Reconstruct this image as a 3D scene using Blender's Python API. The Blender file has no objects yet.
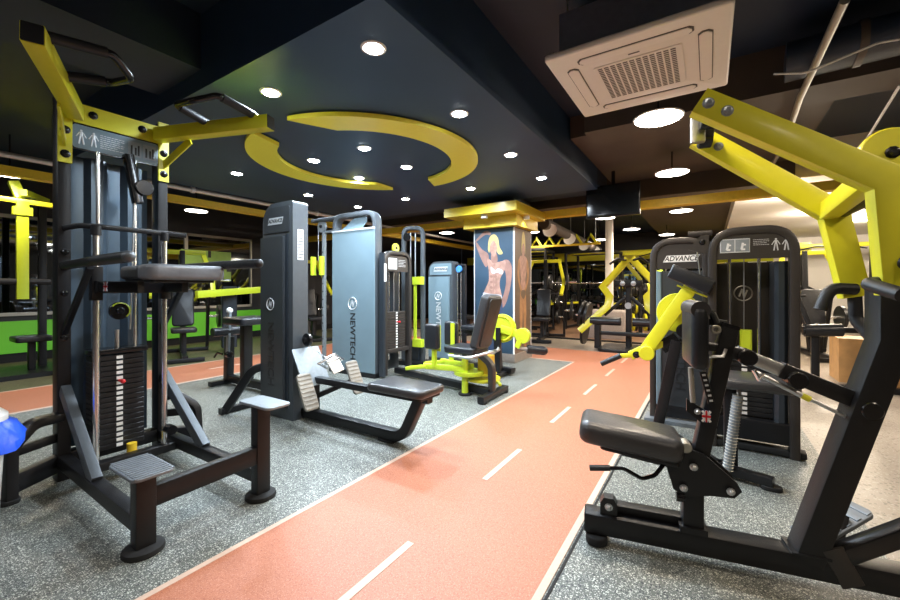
import bpy, math, random
from mathutils import Vector, Matrix
random.seed(7)
PI = math.pi
scn = bpy.context.scene
COL = scn.collection
# ------------------------------------------------------------------ camera
F, CX, HY, CAMH = 400., 450., 288., 1.12
YAW = math.atan(259/400.)
cam = bpy.data.cameras.new('camera'); camo = bpy.data.objects.new('camera', cam); COL.objects.link(camo)
camo.location = (0, 0, CAMH); camo.rotation_euler = (PI/2, 0, YAW)
cam.sensor_width = 36.; cam.lens = 16.; cam.shift_y = -12/900.; cam.clip_start = .05
scn.camera = camo
# ------------------------------------------------------------------ world, exposure
w = bpy.data.worlds.new('world'); scn.world = w; w.use_nodes = True
w.node_tree.nodes['Background'].inputs[0].default_value = (.75, .85, 1, 1)
w.node_tree.nodes['Background'].inputs[1].default_value = .05
vs = scn.view_settings; vs.view_transform = 'Standard'; vs.look = 'None'; vs.gamma = 1; vs.use_curve_mapping = False
vs.exposure = 0.55
COOL, WARM = (.74, .87, 1.0), (1.0, .82, .62)
P_DOWN, P_DISC, P_WHITE = 72., 58., 100.
# ------------------------------------------------------------------ pixel helpers (a pixel gives a direction, a surface the distance)
FW = (-math.sin(YAW), math.cos(YAW)); RT = (math.cos(YAW), math.sin(YAW))
def ray(x, y):
    a = (x-CX)/F; return Vector((FW[0]+a*RT[0], FW[1]+a*RT[1], (HY-y)/F))
def along(x, y, d): return Vector((0, 0, CAMH)) + ray(x, y)*d
def fl(x, y, z=0.): return along(x, y, (z-CAMH)/ray(x, y)[2])
def onX(x, y, X0): return along(x, y, X0/ray(x, y)[0])
def onY(x, y, Y0): return along(x, y, Y0/ray(x, y)[1])
# ------------------------------------------------------------------ materials
MATS = {}
def mat(name, col, rough=.5, metal=0., var=.12, scale=25., bump=0., bscale=None, coat=0., emit=None, estr=0., spec=.5):
    m = bpy.data.materials.new(name); m.use_nodes = True; nt = m.node_tree; N, L = nt.nodes, nt.links
    b = N['Principled BSDF']; tc = N.new('ShaderNodeTexCoord')
    n = N.new('ShaderNodeTexNoise'); n.inputs['Scale'].default_value = scale; n.inputs['Detail'].default_value = 4
    L.new(tc.outputs['Object'], n.inputs['Vector'])
    mx = N.new('ShaderNodeMix'); mx.data_type = 'RGBA'; L.new(n.outputs['Fac'], mx.inputs['Factor'])
    mx.inputs['A'].default_value = (*[c*(1-var) for c in col], 1); mx.inputs['B'].default_value = (*[min(1, c*(1+var)) for c in col], 1)
    L.new(mx.outputs['Result'], b.inputs['Base Color'])
    b.inputs['Roughness'].default_value = rough; b.inputs['Metallic'].default_value = metal
    b.inputs['Specular IOR Level'].default_value = spec
    if coat: b.inputs['Coat Weight'].default_value = coat; b.inputs['Coat Roughness'].default_value = .15
    if bump:
        n2 = N.new('ShaderNodeTexNoise'); n2.inputs['Scale'].default_value = bscale or scale*6; n2.inputs['Detail'].default_value = 3
        L.new(tc.outputs['Object'], n2.inputs['Vector'])
        bp = N.new('ShaderNodeBump'); bp.inputs['Strength'].default_value = bump; bp.inputs['Distance'].default_value = .004
        L.new(n2.outputs['Fac'], bp.inputs['Height']); L.new(bp.outputs['Normal'], b.inputs['Normal'])
    if emit: b.inputs['Emission Color'].default_value = (*emit, 1); b.inputs['Emission Strength'].default_value = estr
    MATS[name] = m; return m
mat('black', (.0075, .0075, .0085), .40, bump=.15, bscale=400, spec=.36)
mat('black_gloss', (.008, .008, .009), .22, spec=.45)
mat('grip', (.011, .012, .014), .48, spec=.4, bump=.2, bscale=300)
mat('rubber', (.013, .013, .013), .75, spec=.3)
mat('lime', (.69, .66, .022), .38, var=.06, coat=.2)
mat('lime_green', (.50, .62, .025), .38, var=.06, coat=.2)
mat('ring_yellow', (.97, .86, .07), .5, var=.04, coat=.3)
mat('capital_yellow', (.72, .53, .025), .4, var=.1, coat=.2)
mat('amber', (.74, .50, .03), .45, var=.15)
mat('shroud', (.036, .041, .046), .34, var=.15, scale=6)
mat('shroud_blue', (.15, .215, .25), .38, var=.12, scale=5)
mat('shroud_dark', (.020, .026, .033), .28, var=.2, scale=6)
mat('steelsheet', (.10, .14, .18), .3, .55, var=.35, scale=3)
mat('frame_grey', (.075, .085, .095), .38, .3, bump=.2, bscale=500)
mat('frame_brown', (.034, .029, .026), .4, .2)
mat('chrome', (.86, .86, .87), .24, 1.)
mat('steel', (.55, .56, .57), .35, 1., bump=.2)
mat('zinc', (.25, .28, .30), .5, .4, var=.2, scale=40, bump=.3)
mat('pedal', (.25, .235, .205), .5, .35, var=.25)
mat('step', (.17, .19, .21), .5, .4, var=.25, bump=.2)
mat('vinyl', (.014, .015, .018), .33, spec=.42, bump=.25, bscale=60)
mat('vinyl_grey', (.085, .09, .10), .36, var=.3, scale=14, bump=.9, bscale=22)
mat('vinyl_sheen', (.036, .035, .036), .30, bump=.35, bscale=90)
mat('vinyl_wrap', (.13, .135, .145), .34, var=.4, scale=12, bump=1., bscale=16)
mat('plate', (.012, .012, .013), .4, spec=.4)
mat('white', (.80, .80, .78), .5)
mat('lettering', (.62, .64, .66), .4, .3)
mat('letter_black', (.02, .022, .024), .4)
mat('red', (.62, .02, .03), .4)
mat('blue_bag', (.02, .10, .75), .35, bump=.8, bscale=30)
mat('bin', (.62, .60, .55), .5)
mat('cream', (.86, .82, .76), .5, var=.03)
mat('vent_dark', (.12, .11, .10), .7)
mat('ceil', (.012, .024, .050), .55, var=.25, scale=3)  # blue haze of the glare is put into this dark ceiling colour
mat('ceil_panel', (.020, .048, .105), .5, var=.2, scale=2)  # blue cast of the downlight glare painted into the panel colour
mat('ceil_brown', (.075, .058, .047), .6, var=.3, scale=3)
mat('ceil_white', (.78, .75, .70), .6, var=.1, scale=2)
mat('wall_dark', (.022, .022, .026), .5, var=.3, scale=2)
mat('wall_green', (.16, .62, .03), .5, var=.08, scale=2)
mat('reflection_green', (.24, .40, .09), .5, var=.3, scale=4)  # green of a reflection in the mirrors, as a flat colour
mat('mirror', (.30, .34, .37), .03, 1., var=.05, scale=1)
mat('alu', (.42, .40, .35), .4, .7)
mat('wood', (.50, .27, .10), .5, var=.35, scale=9)
mat('poster_blue', (.030, .062, .10), .4, var=.35, scale=3)
mat('poster_tan', (.13, .085, .055), .4, var=.3, scale=3)
mat('skin', (.27, .14, .11), .5, var=.5, scale=9)
mat('skin_light', (.36, .20, .15), .5, var=.7, scale=13)
mat('skin_tan', (.34, .17, .07), .5, var=.5, scale=9)
mat('hair', (.50, .38, .14), .5, var=.35, scale=30)
mat('cloth_white', (.46, .43, .46), .5)
mat('jeans', (.03, .05, .10), .6)
mat('line_white', (.56, .40, .31), .6, var=.12, scale=60)
mat('screen', (.008, .010, .012), .12)
mat('screen_on', (.02, .03, .03), .2, emit=(.25, .4, .3), estr=.12)
mat('granite', (.34, .29, .27), .7, var=.5, scale=60)
mat('stone_trim', (.25, .21, .18), .5, var=.3)
mat('copper_pipe', (.60, .56, .52), .4, .4)
mat('turquoise', (.10, .42, .36), .5)
mat('blue', (.05, .22, .60), .5)
mat('lens', (1, 1, 1), .4, emit=(.86, .94, 1), estr=60.)
mat('lens_disc', (1, 1, 1), .4, emit=(1, .90, .78), estr=14.)
mat('lens_white', (1, 1, 1), .4, emit=(1, .90, .78), estr=25.)
mat('flag_blue', (.04, .06, .30), .5)

def floor_mat(name, base, fleck, dark, fs=150., keep=.70, rough=.5, tint=.25):
    m = bpy.data.materials.new(name); m.use_nodes = True; nt = m.node_tree; N, L = nt.nodes, nt.links
    b = N['Principled BSDF']; tc = N.new('ShaderNodeTexCoord')
    big = N.new('ShaderNodeTexNoise'); big.inputs['Scale'].default_value = 1.3; big.inputs['Detail'].default_value = 6
    L.new(tc.outputs['Object'], big.inputs['Vector'])
    mx = N.new('ShaderNodeMix'); mx.data_type = 'RGBA'; L.new(big.outputs['Fac'], mx.inputs['Factor'])
    mx.inputs['A'].default_value = (*[c*(1-tint) for c in base], 1); mx.inputs['B'].default_value = (*[c*(1+tint) for c in base], 1)
    last = mx.outputs['Result']
    for k, (col, sc, thr) in enumerate(((dark, fs*.8, .62), (fleck, fs, keep), (fleck, fs*2.1, keep+.06))):
        v = N.new('ShaderNodeTexVoronoi'); v.inputs['Scale'].default_value = sc; L.new(tc.outputs['Object'], v.inputs['Vector'])
        s = N.new('ShaderNodeSeparateColor'); L.new(v.outputs['Color'], s.inputs['Color'])
        g = N.new('ShaderNodeMath'); g.operation = 'GREATER_THAN'; g.inputs[1].default_value = thr; L.new(s.outputs[k % 3], g.inputs[0])
        d = N.new('ShaderNodeMath'); d.operation = 'LESS_THAN'; d.inputs[1].default_value = .42; L.new(v.outputs['Distance'], d.inputs[0])
        mu = N.new('ShaderNodeMath'); mu.operation = 'MULTIPLY'; L.new(g.outputs[0], mu.inputs[0]); L.new(d.outputs[0], mu.inputs[1])
        m2 = N.new('ShaderNodeMix'); m2.data_type = 'RGBA'; L.new(mu.outputs[0], m2.inputs['Factor']); L.new(last, m2.inputs['A']); m2.inputs['B'].default_value = (*col, 1)
        last = m2.outputs['Result']
    L.new(last, b.inputs['Base Color']); b.inputs['Roughness'].default_value = rough
    n2 = N.new('ShaderNodeTexNoise'); n2.inputs['Scale'].default_value = 220; L.new(tc.outputs['Object'], n2.inputs['Vector'])
    bp = N.new('ShaderNodeBump'); bp.inputs['Strength'].default_value = .25; bp.inputs['Distance'].default_value = .003
    L.new(n2.outputs['Fac'], bp.inputs['Height']); L.new(bp.outputs['Normal'], b.inputs['Normal'])
    MATS[name] = m
floor_mat('floor_rubber', (.105, .112, .100), (.52, .53, .47), (.024, .029, .032), 130., .74, .5, .38)
floor_mat('floor_track', (.41, .142, .072), (.49, .21, .125), (.31, .09, .045), 200., .6, .55, .10)
floor_mat('floor_beige', (.27, .22, .17), (.36, .31, .25), (.15, .12, .09), 60., .8, .4, .2)
floor_mat('floor_brown', (.30, .17, .10), (.38, .24, .16), (.18, .09, .05), 60., .7, .35, .2)
floor_mat('floor_olive', (.10, .095, .045), (.2, .19, .10), (.04, .04, .02), 130., .75)

# ------------------------------------------------------------------ mesh builder
def rrect(w, h, r, n=2):
    r = min(r, w*.49, h*.49); pts = []
    for cx, cy, a0 in ((w/2-r, h/2-r, 0), (-w/2+r, h/2-r, 90), (-w/2+r, -h/2+r, 180), (w/2-r, -h/2+r, 270)):
        for i in range(n+1):
            a = math.radians(a0+90*i/n); pts.append((cx+r*math.cos(a), cy+r*math.sin(a)))
    return pts
def circ(r, n=12): return [(r*math.cos(2*PI*i/n), r*math.sin(2*PI*i/n)) for i in range(n)]
def fillet(pts, r, n=6):
    pts = [Vector(p) for p in pts]; out = [pts[0]]
    for i in range(1, len(pts)-1):
        a, b, c = pts[i-1], pts[i], pts[i+1]
        u, v = (a-b), (c-b); lu, lv = u.length, v.length; u.normalize(); v.normalize()
        ang = u.angle(v)
        if ang > 3.1: out.append(b); continue
        t = min(r/math.tan(ang/2), lu*.48, lv*.48)
        p0, p1 = b+u*t, b+v*t
        for k in range(n+1):
            s = k/n; out.append(p0*(1-s)**2 + b*2*s*(1-s) + p1*s*s)
    out.append(pts[-1]); return out
class MB:
    def __init__(s): s.v = []; s.f = []
    def add(s, v, f):
        o = len(s.v); s.v += [tuple(p) for p in v]; s.f += [tuple(i+o for i in q) for q in f]; return s
    def sweep(s, pts, sec, up=(0, 0, 1), closed=False, caps=True):
        pts = [Vector(p) for p in pts]; up = Vector(up); n = len(pts); m = len(sec); rings = []
        segs = [(pts[(i+1) % n]-pts[i]).normalized() for i in range(n if closed else n-1)]
        x = None
        for i in range(n):
            din = segs[i-1] if (i > 0 or closed) else segs[0]
            dout = segs[i] if (i < n-1 or closed) else segs[-1]
            t = (din+dout); t = t.normalized() if t.length > 1e-6 else dout
            d = dout
            xx = d.cross(up)
            if xx.length < 1e-3: xx = d.cross(Vector((1, 0, 0))) if abs(d.x) < .9 else d.cross(Vector((0, 1, 0)))
            xx.normalize()
            if x is not None and xx.dot(x) < 0: xx = -xx
            x = xx; yy = x.cross(d).normalized()
            ring = []
            for (a, b) in sec:
                p = pts[i] + x*a + yy*b
                den = d.dot(t)
                if abs(den) > .15: p = p + d*((pts[i]-p).dot(t)/den)
                ring.append(p)
            rings.append(ring)
        V = [p for r in rings for p in r]; Fc = []
        for i in range(n if closed else n-1):
            j = (i+1) % n
            for k in range(m): Fc.append((i*m+k, i*m+(k+1) % m, j*m+(k+1) % m, j*m+k))
        if caps and not closed: Fc += [tuple(range(m)), tuple((n-1)*m+k for k in reversed(range(m)))]
        return s.add(V, Fc)
    def bar(s, p, q, w, h, up=(0, 0, 1), r=.006): return s.sweep([p, q], rrect(w, h, r), up)
    def path(s, pts, w, h, up=(0, 0, 1), r=.006, closed=False): return s.sweep(pts, rrect(w, h, r), up, closed)
    def tube(s, p, q, r, n=12): return s.sweep([p, q], circ(r, n))
    def pipe(s, pts, r, n=10, closed=False): return s.sweep(pts, circ(r, n), closed=closed)
    def box(s, a, b, r=.004):
        a, b = Vector(a), Vector(b); lo = Vector(map(min, a, b)); hi = Vector(map(max, a, b)); c = (lo+hi)/2
        return s.sweep([(c.x, c.y, lo.z), (c.x, c.y, hi.z)], rrect(hi.x-lo.x, hi.y-lo.y, r, 1), up=(0, 1, 0))
    def prism(s, pts, o, ax, ay, t):
        o, ax, ay = Vector(o), Vector(ax).normalized(), Vector(ay).normalized(); nz = ax.cross(ay); m = len(pts)
        V = [o+ax*a+ay*b for a, b in pts]; V += [p+nz*t for p in V]
        Fc = [tuple(reversed(range(m))), tuple(range(m, 2*m))] + [(k, (k+1) % m, m+(k+1) % m, m+k) for k in range(m)]
        return s.add(V, Fc)
    def pad(s, c, size, R=None, rc=.03, re=.015, n=4, ne=3):
        lx, ly, lz = size; R = R or Matrix.Identity(3); c = Vector(c); lay = []
        for i in range(ne+1):
            a = PI/2*i/ne; lay.append((re*(1-math.sin(a)), -lz/2+re*(1-math.cos(a))))
        lay += [(ins, -z) for ins, z in reversed(lay)]
        V, Fc, m = [], [], None
        for ins, z in lay:
            sec = rrect(lx-2*ins, ly-2*ins, max(rc-ins, .002), n); m = len(sec)
            V += [c+R @ Vector((a, b, z)) for a, b in sec]
        for i in range(len(lay)-1):
            for k in range(m): Fc.append((i*m+k, i*m+(k+1) % m, (i+1)*m+(k+1) % m, (i+1)*m+k))
        Fc += [tuple(reversed(range(m))), tuple((len(lay)-1)*m+k for k in range(m))]
        return s.add(V, Fc)
    def lathe(s, prof, o, axis=(0, 0, 1), n=20):
        o = Vector(o); q = Vector((0, 0, 1)).rotation_difference(Vector(axis).normalized()).to_matrix(); V, Fc = [], []
        for r, z in prof: V += [o+q @ Vector((r*math.cos(2*PI*k/n), r*math.sin(2*PI*k/n), z)) for k in range(n)]
        m = len(prof)
        for i in range(m-1):
            for k in range(n): Fc.append((i*n+k, i*n+(k+1) % n, (i+1)*n+(k+1) % n, (i+1)*n+k))
        if prof[0][0] > 1e-5: Fc.append(tuple(reversed(range(n))))
        if prof[-1][0] > 1e-5: Fc.append(tuple((m-1)*n+k for k in range(n)))
        return s.add(V, Fc)
    def disc(s, o, axis, r, t, n=24, ch=.004): return s.lathe([(r-ch, -t/2), (r, -t/2+ch), (r, t/2-ch), (r-ch, t/2)], o, axis, n)
    def ball(s, o, r, n=12): return s.lathe([(max(1e-4, r*math.cos(a)), r*math.sin(a)) for a in [PI*(i/8-.5) for i in range(9)]], o, (0, 0, 1), n)
    def bolt(s, o, axis, r=.016): return s.lathe([(r*1.5, 0), (r*1.5, .003), (r, .004), (r, .012), (r*.6, .016), (.0001, .016)], o, axis, 10)
    def xf(s, M): s.v = [tuple(M @ Vector(p)) for p in s.v]; return s
BASE = {}
def mesh_of(mb, m):
    me = bpy.data.meshes.new('m'); me.from_pydata(mb.v, [], mb.f); me.update()
    import bmesh
    b = bmesh.new(); b.from_mesh(me); bmesh.ops.recalc_face_normals(b, faces=b.faces); b.to_mesh(me); b.free()
    me.polygons.foreach_set('use_smooth', [True]*len(me.polygons)); me.set_sharp_from_angle(angle=math.radians(35))
    me.materials.append(MATS[m]); return me
def link(name, me, parent=None):
    o = bpy.data.objects.new(name, me); COL.objects.link(o)
    if parent is not None: o.parent = parent
    return o
def P(name, mb, m, parent=None, label=None):
    """a part: coordinates are given in the root thing's frame (world if the thing was made with world=True)"""
    if parent is not None:
        r = parent
        while r.parent is not None: r = r.parent
        off = BASE.get(r.name)
        if off is not None: mb.v = [(a-off[0], b-off[1], c-off[2]) for a, b, c in mb.v]
    o = link(name, mesh_of(mb, m), parent)
    if label: o['label'] = label
    return o
def thing(name, label, cat, loc=(0, 0, 0), rz=0., group=None, world=False):
    o = bpy.data.objects.new(name, None); COL.objects.link(o); o.empty_display_size = .1
    o.location = loc; o.rotation_euler = (0, 0, rz); o['label'] = label; o['category'] = cat
    if group: o['group'] = group
    if world: BASE[o.name] = tuple(loc)
    return o
def tag(o, label, cat, group=None):
    o['label'] = label; o['category'] = cat
    if group: o['group'] = group
    return o
def solo(name, mb, m, label, cat, group=None):
    """a thing that is one mesh: origin put at its base centre"""
    xs, ys, zs = zip(*mb.v); c = ((min(xs)+max(xs))/2, (min(ys)+max(ys))/2, min(zs))
    mb.v = [(a-c[0], b-c[1], d-c[2]) for a, b, d in mb.v]
    o = link(name, mesh_of(mb, m)); o.location = c; return tag(o, label, cat, group)
def struct(name, mb, m, parent=None, label=None):
    o = link(name, mesh_of(mb, m), parent)
    if parent is None: o['kind'] = 'structure'
    if label: o['label'] = label
    return o
def dup(root, loc, rz, label, group=None):
    r = root.copy(); COL.objects.link(r); r.location = loc; r.rotation_euler = (0, 0, rz); r['label'] = label
    if group: r['group'] = group
    for ch in list(root.children):
        c = ch.copy(); COL.objects.link(c); c.parent = r
        for g in list(ch.children): d = g.copy(); COL.objects.link(d); d.parent = c
    return r
def text_mb(txt, size, o, ax, ay, depth=.002, squash=1., shear=0., align='CENTER'):
    cu = bpy.data.curves.new('t', 'FONT'); cu.body = txt; cu.size = size; cu.align_x = align; cu.align_y = 'CENTER'; cu.extrude = depth; cu.shear = shear; cu.offset = size*.02
    ob = bpy.data.objects.new('t', cu); COL.objects.link(ob); dg = bpy.context.evaluated_depsgraph_get()
    me = bpy.data.meshes.new_from_object(ob.evaluated_get(dg)); bpy.data.objects.remove(ob); bpy.data.curves.remove(cu)
    o, ax, ay = Vector(o), Vector(ax).normalized(), Vector(ay).normalized(); nz = ax.cross(ay)
    mb = MB(); mb.add([o+ax*(v.co.x*squash)+ay*v.co.y+nz*v.co.z for v in me.vertices], [tuple(p.vertices) for p in me.polygons])
    bpy.data.meshes.remove(me); return mb
def axes(x, y):
    x = Vector(x).normalized(); y = Vector(y); y = (y-x*y.dot(x)).normalized(); z = x.cross(y)
    return Matrix((x, y, z)).transposed()
def lamp(name, loc, power, col, parent, size=.1, spot=None, rot=None):
    l = bpy.data.lights.new(name, 'SPOT' if spot else 'POINT'); l.energy = power; l.color = col; l.shadow_soft_size = size
    if spot: l.spot_size = math.radians(spot); l.spot_blend = .6
    o = bpy.data.objects.new(name, l); COL.objects.link(o); o.parent = parent; o.location = loc
    return o
X_, Y_, Z_ = Vector((1, 0, 0)), Vector((0, 1, 0)), Vector((0, 0, 1))

# ================================================================== ROOM
XL, XR, YF, YB, ZC = -8.8, 7.0, -2.6, 14.5, 2.95
fo = struct('floor', MB().box((XL, YF, -.1), (.62, 7.35, 0), .001), 'floor_rubber')
struct('concrete_floor', MB().box((.62, YF, -.1), (XR, YB, 0), .001), 'floor_beige', fo, 'beige polished concrete floor')
struct('cross_floor', MB().box((XL, 7.35, -.1), (.62, 8.75, 0), .001), 'floor_beige', fo, 'pale beige floor behind the track')
struct('brown_floor', MB().box((XL, 8.75, -.1), (.62, YB, .0), .001), 'floor_brown', fo, 'red brown floor of the free weight area')
struct('olive_floor', MB().box((XL, YF, -.01), (-6.36, 7.35, .002), .001), 'floor_olive', fo, 'dark olive floor beyond the far track lane')
struct('floor_edge_strip', MB().box((-7, 8.72, 0), (.4, 8.80, .03), .004), 'rubber', fo)
struct('wall_left', MB().box((XL-.2, YF, 0), (XL, YB, ZC)), 'wall_dark')
struct('wall_back', MB().box((XL, YB, 0), (XR, YB+.2, ZC)), 'wall_dark')
struct('side_room_wall', MB().box((.95, YB-.06, 0), (XR, YB, 2.6)), 'cream', bpy.data.objects['wall_back'], 'cream wall of the bright side room')
struct('wall_right', MB().box((XR, YF, 0), (XR+.2, YB, ZC)), 'wall_dark')
struct('wall_front', MB().box((XL, YF-.2, 0), (XR, YF, ZC)), 'wall_dark')
ce = struct('ceiling', MB().box((XL, YF, ZC), (XR, YB, ZC+.1)), 'ceil')
struct('ceiling_panel', MB().box((-5.7, 1.34, 2.45), (-1.26, 5.6, ZC)), 'ceil_panel', ce, 'dark dropped ceiling panel with downlights, tinted blue for their glare')
struct('ceiling_panel', MB().box((-5.7, 5.6, 2.52), (-1.26, 6.2, ZC)), 'ceil', ce)
struct('beam', MB().box((-3.5, YF, 2.58), (-2.85, 1.34, ZC)), 'ceil', ce, 'dark ceiling beam')
struct('beam', MB().box((-1.0, 3.9, 2.60), (XR, 4.3, ZC)), 'ceil_brown', ce, 'dark ceiling beam')
struct('beam', MB().box((-8.8, 6.5, 2.45), (.9, 7.0, ZC)), 'ceil_brown', ce, 'dark ceiling beam')
struct('brown_ceiling', MB().box((-1.25, 4.3, 2.72), (.9, 14.5, ZC)), 'ceil_brown', ce, 'brown ceiling panel')
struct('white_ceiling', MB().box((.35, 6.6, 2.50), (XR, YB, ZC)), 'ceil_white', ce, 'off white ceiling of the bright side room')
# yellow beam that rings the ceiling
struct('trim_1', MB().box((-8.7, 6.25, 2.25), (2.6, 6.40, 2.36)), 'amber')
struct('trim_2', MB().box((-8.0, 13.6, 2.02), (2.2, 13.75, 2.30)), 'lime')
struct('trim_3', MB().box((XL, YF, 0), (XL+.02, YB, .14)), 'rubber')
# left wall: green dado and mirrors
y0 = -1.6
for k in range(6):
    struct('wall_panel', MB().box((XL, y0+k*1.25+.005, .14), (XL+.04, y0+(k+1)*1.25-.005, .62), .003), 'wall_green', bpy.data.objects['wall_left'], 'bright green dado panel')
for k in range(5):
    a, b = y0+k*1.36, y0+(k+1)*1.36
    win = struct('window_%d' % (k+1), MB().box((XL+.012, a+.03, .74), (XL+.03, b-.03, 2.18)), 'mirror')
    for p, q in (((a, .70), (b, .75)), ((a, 2.17), (b, 2.22)), ((a, .70), (a+.03, 2.22)), ((b-.03, .70), (b, 2.22))):
        struct('window_frame', MB().box((XL, p[0], p[1]), (XL+.06, q[0], q[1])), 'alu', win)
# running track
def strip(name, x0, y0_, x1, y1_, parent, z=.004, m='line_white'): return P(name, MB().box((x0, y0_, 0), (x1, y1_, z), .001), m, parent)
tr = thing('running_track', 'orange red indoor running lane crossing the room between the machines', 'running track', (-1.1, 2, 0), world=True)
P('lane', MB().box((-1.70, YF, -.005), (-.51, 7.3, .003), .001), 'floor_track', tr)
strip('edge_line', -1.728, YF, -1.70, 6.10, tr); strip('edge_line', -.535, YF, -.505, 7.3, tr)
strip('edge_line', -5.15, 6.07, -1.70, 6.105, tr)
P('cross_lane', MB().box((-6.35, 6.105, -.005), (-1.70, 7.3, .003), .001), 'floor_track', tr)
for ya in (.0, 1.12, 2.325, 3.50, 4.54, 5.60, 6.65):
    strip('lane_dash', -1.115, ya-.26, -1.08, ya+.26, tr, .005)
strip('seam', -.498, YF, -.488, 7.3, tr, .003, 'rubber')
t2 = thing('running_track', 'orange red running lane along the far left, beyond the row machine', 'running track', (-5.8, 2, 0), world=True)
P('lane', MB().box((-6.35, YF, -.005), (-5.20, 6.1, .003), .001), 'floor_track', t2)
strip('edge_line', -5.235, YF, -5.195, 6.1, t2); strip('edge_line', -6.37, YF, -6.34, 6.1, t2)
for ya in (.3, 1.7, 3.1, 4.5): strip('lane_dash', -5.80, ya-.28, -5.76, ya+.28, t2, .005)

# ================================================================== CEILING FITTINGS
def downlight(x, y, z, label, power=P_DOWN):
    t = thing('downlight', label, 'ceiling light', (x, y, z), group='round white downlights in the dark ceiling')
    P('bezel', MB().lathe([(.05, -.002), (.062, -.006), (.07, -.004), (.072, 0)], (0, 0, 0)), 'white', t)
    P('lens', MB().lathe([(.0001, -.008), (.05, -.008), (.052, 0)], (0, 0, 0)), 'lens', t)
    lamp('downlight_lamp', (0, 0, -.04), power, COOL, t, .05, 165)
DN = ((-1.56, 1.63, 'large glaring downlight nearest the camera, top centre of the ceiling'), (-2.5, 1.62, 'downlight left of the nearest one, above the right pull-up arm'),
 (-1.6, 2.6, 'downlight to the right of the yellow ring near its upper edge'), (-1.66, 3.68, 'downlight right of the yellow ring, third in the right row'), (-1.70, 4.66, 'last downlight of the right row, farthest right'),
 (-2.67, 4.63, 'downlight just past the right tip of the yellow ring'), (-3.8, 4.65, 'downlight beyond the far edge of the yellow ring'), (-4.83, 4.68, 'downlight above the blue grey cable tower'),
 (-4.81, 3.70, 'downlight above the row machine tower'), (-4.6, 2.55, 'downlight left of the yellow ring'),
 (-3.46, 2.73, 'downlight inside the yellow ring, nearest left of the four'), (-2.75, 2.75, 'downlight inside the yellow ring, nearest right of the four'), (-2.79, 3.43, 'downlight inside the yellow ring, right rear of the four'), (-3.55, 3.46, 'downlight inside the yellow ring, left rear of the four'))
for x, y, l in DN: downlight(x, y, 2.45, l)
# yellow split ring
def arcseg(name, label, a0, a1, cut0, cut1):
    t = thing(name, label, 'ceiling ring', (-2.95, 3.0, 2.405))
    n = 40; ro, ri = 1.13, .86; out, inn = [], []
    for i in range(n+1):
        s = i/n; ao = math.radians(a0+(a1-a0)*s); ai = math.radians(a0+cut0+(a1-cut1-a0-cut0)*s)
        out.append((ro*math.cos(ao), ro*math.sin(ao))); inn.append((ri*math.cos(ai), ri*math.sin(ai)))
    V, Fc = [], []
    for a, b in zip(out, inn): V += [(a[0], a[1], 0), (b[0], b[1], 0), (b[0], b[1], .035), (a[0], a[1], .035)]
    for i in range(n):
        for k in range(4): Fc.append((4*i+k, 4*i+(k+1) % 4, 4*i+4+(k+1) % 4, 4*i+4+k))
    Fc += [(0, 1, 2, 3), (4*n+3, 4*n+2, 4*n+1, 4*n)]
    P('crescent', MB().add(V, Fc), 'ring_yellow', t)
    for a in (a0+(a1-a0)*.2, a0+(a1-a0)*.5, a0+(a1-a0)*.8):
        c = (1.0*math.cos(math.radians(a)), 1.0*math.sin(math.radians(a)))
        P('hanger', MB().box((c[0]-.03, c[1]-.03, .03), (c[0]+.03, c[1]+.03, .045)), 'black', t)
arcseg('yellow_ceiling_ring', 'right half of the yellow split ring under the dark ceiling', -78, 88, 16, 8)
arcseg('yellow_ceiling_ring', 'left half of the yellow split ring under the dark ceiling', 118, 258, 10, 10)
# disc lamps
def disclamp(x, y, z, label, r=.18, power=P_DISC, top=ZC, col=WARM):
    t = thing('disc_pendant_lamp', label, 'pendant lamp', (x, y, z), group='flat round disc lamps')
    P('shade', MB().lathe([(r, 0), (r+.004, .008), (r*.7, .03), (.03, .045), (.02, .06), (.0001, .06)], (0, 0, 0), n=32), 'white', t)
    P('lens', MB().lathe([(.0001, -.012), (r*.6, -.010), (r*.95, -.002), (r*.97, .003)], (0, 0, 0), n=32), 'lens_disc', t)
    P('stem', MB().tube((0, 0, .05), (0, 0, top-z), .008, 8), 'black', t)
    lamp('disc_lamp', (0, 0, -.06), power, col, t, .15, 170)
disclamp(-.34, 3.58, 2.47, 'disc lamp close under the ceiling cassette')
disclamp(-.365, 5.36, 2.47, 'second disc lamp behind the ceiling cassette, before the yellow beam', top=2.72)
disclamp(-.41, 8.1, 2.47, 'third disc lamp of the right row, just behind the yellow beam', top=2.72)
disclamp(-1.68, 8.1, 2.47, 'disc lamp to the right of the poster column')
disclamp(-7.0, 1.15, 2.47, 'disc lamp at the far left edge, above the lime post')
disclamp(-7.55, 3.47, 2.47, 'disc lamp above the mirrors, between the two left towers')
disclamp(-5.4, 8.2, 2.47, 'disc lamp left of the poster column')
disclamp(-5.26, 6.9, 2.40, 'disc lamp above the blue grey tower', r=.2, top=2.45)
disclamp(-2.57, 11.7, 2.47, 'distant disc lamp over the free weights, right of column')
disclamp(-.37, 1.75, 2.47, 'added unseen disc lamp overhead, in front of the ceiling cassette')  # out-of-view lamps start here, added to light the near surfaces
disclamp(-.37, -.3, 2.47, 'added unseen disc lamp behind the camera, right row', power=26)
disclamp(1.7, 1.75, 2.47, 'added disc lamp to the right, outside the view')
disclamp(1.7, -.3, 2.47, 'added unseen disc lamp behind the camera, far right row', power=26)
disclamp(-2.3, -.6, 2.47, 'added unseen disc lamp behind the camera, left row', col=COOL, power=30)
disclamp(-4.2, -.6, 2.47, 'added unseen disc lamp left of the camera, beyond the pull-up machine', col=COOL, power=30)
disclamp(2.3, 4.4, 2.47, 'added unseen disc lamp to the right, behind the lever row machine')  # last of the lamps added out of view
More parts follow.
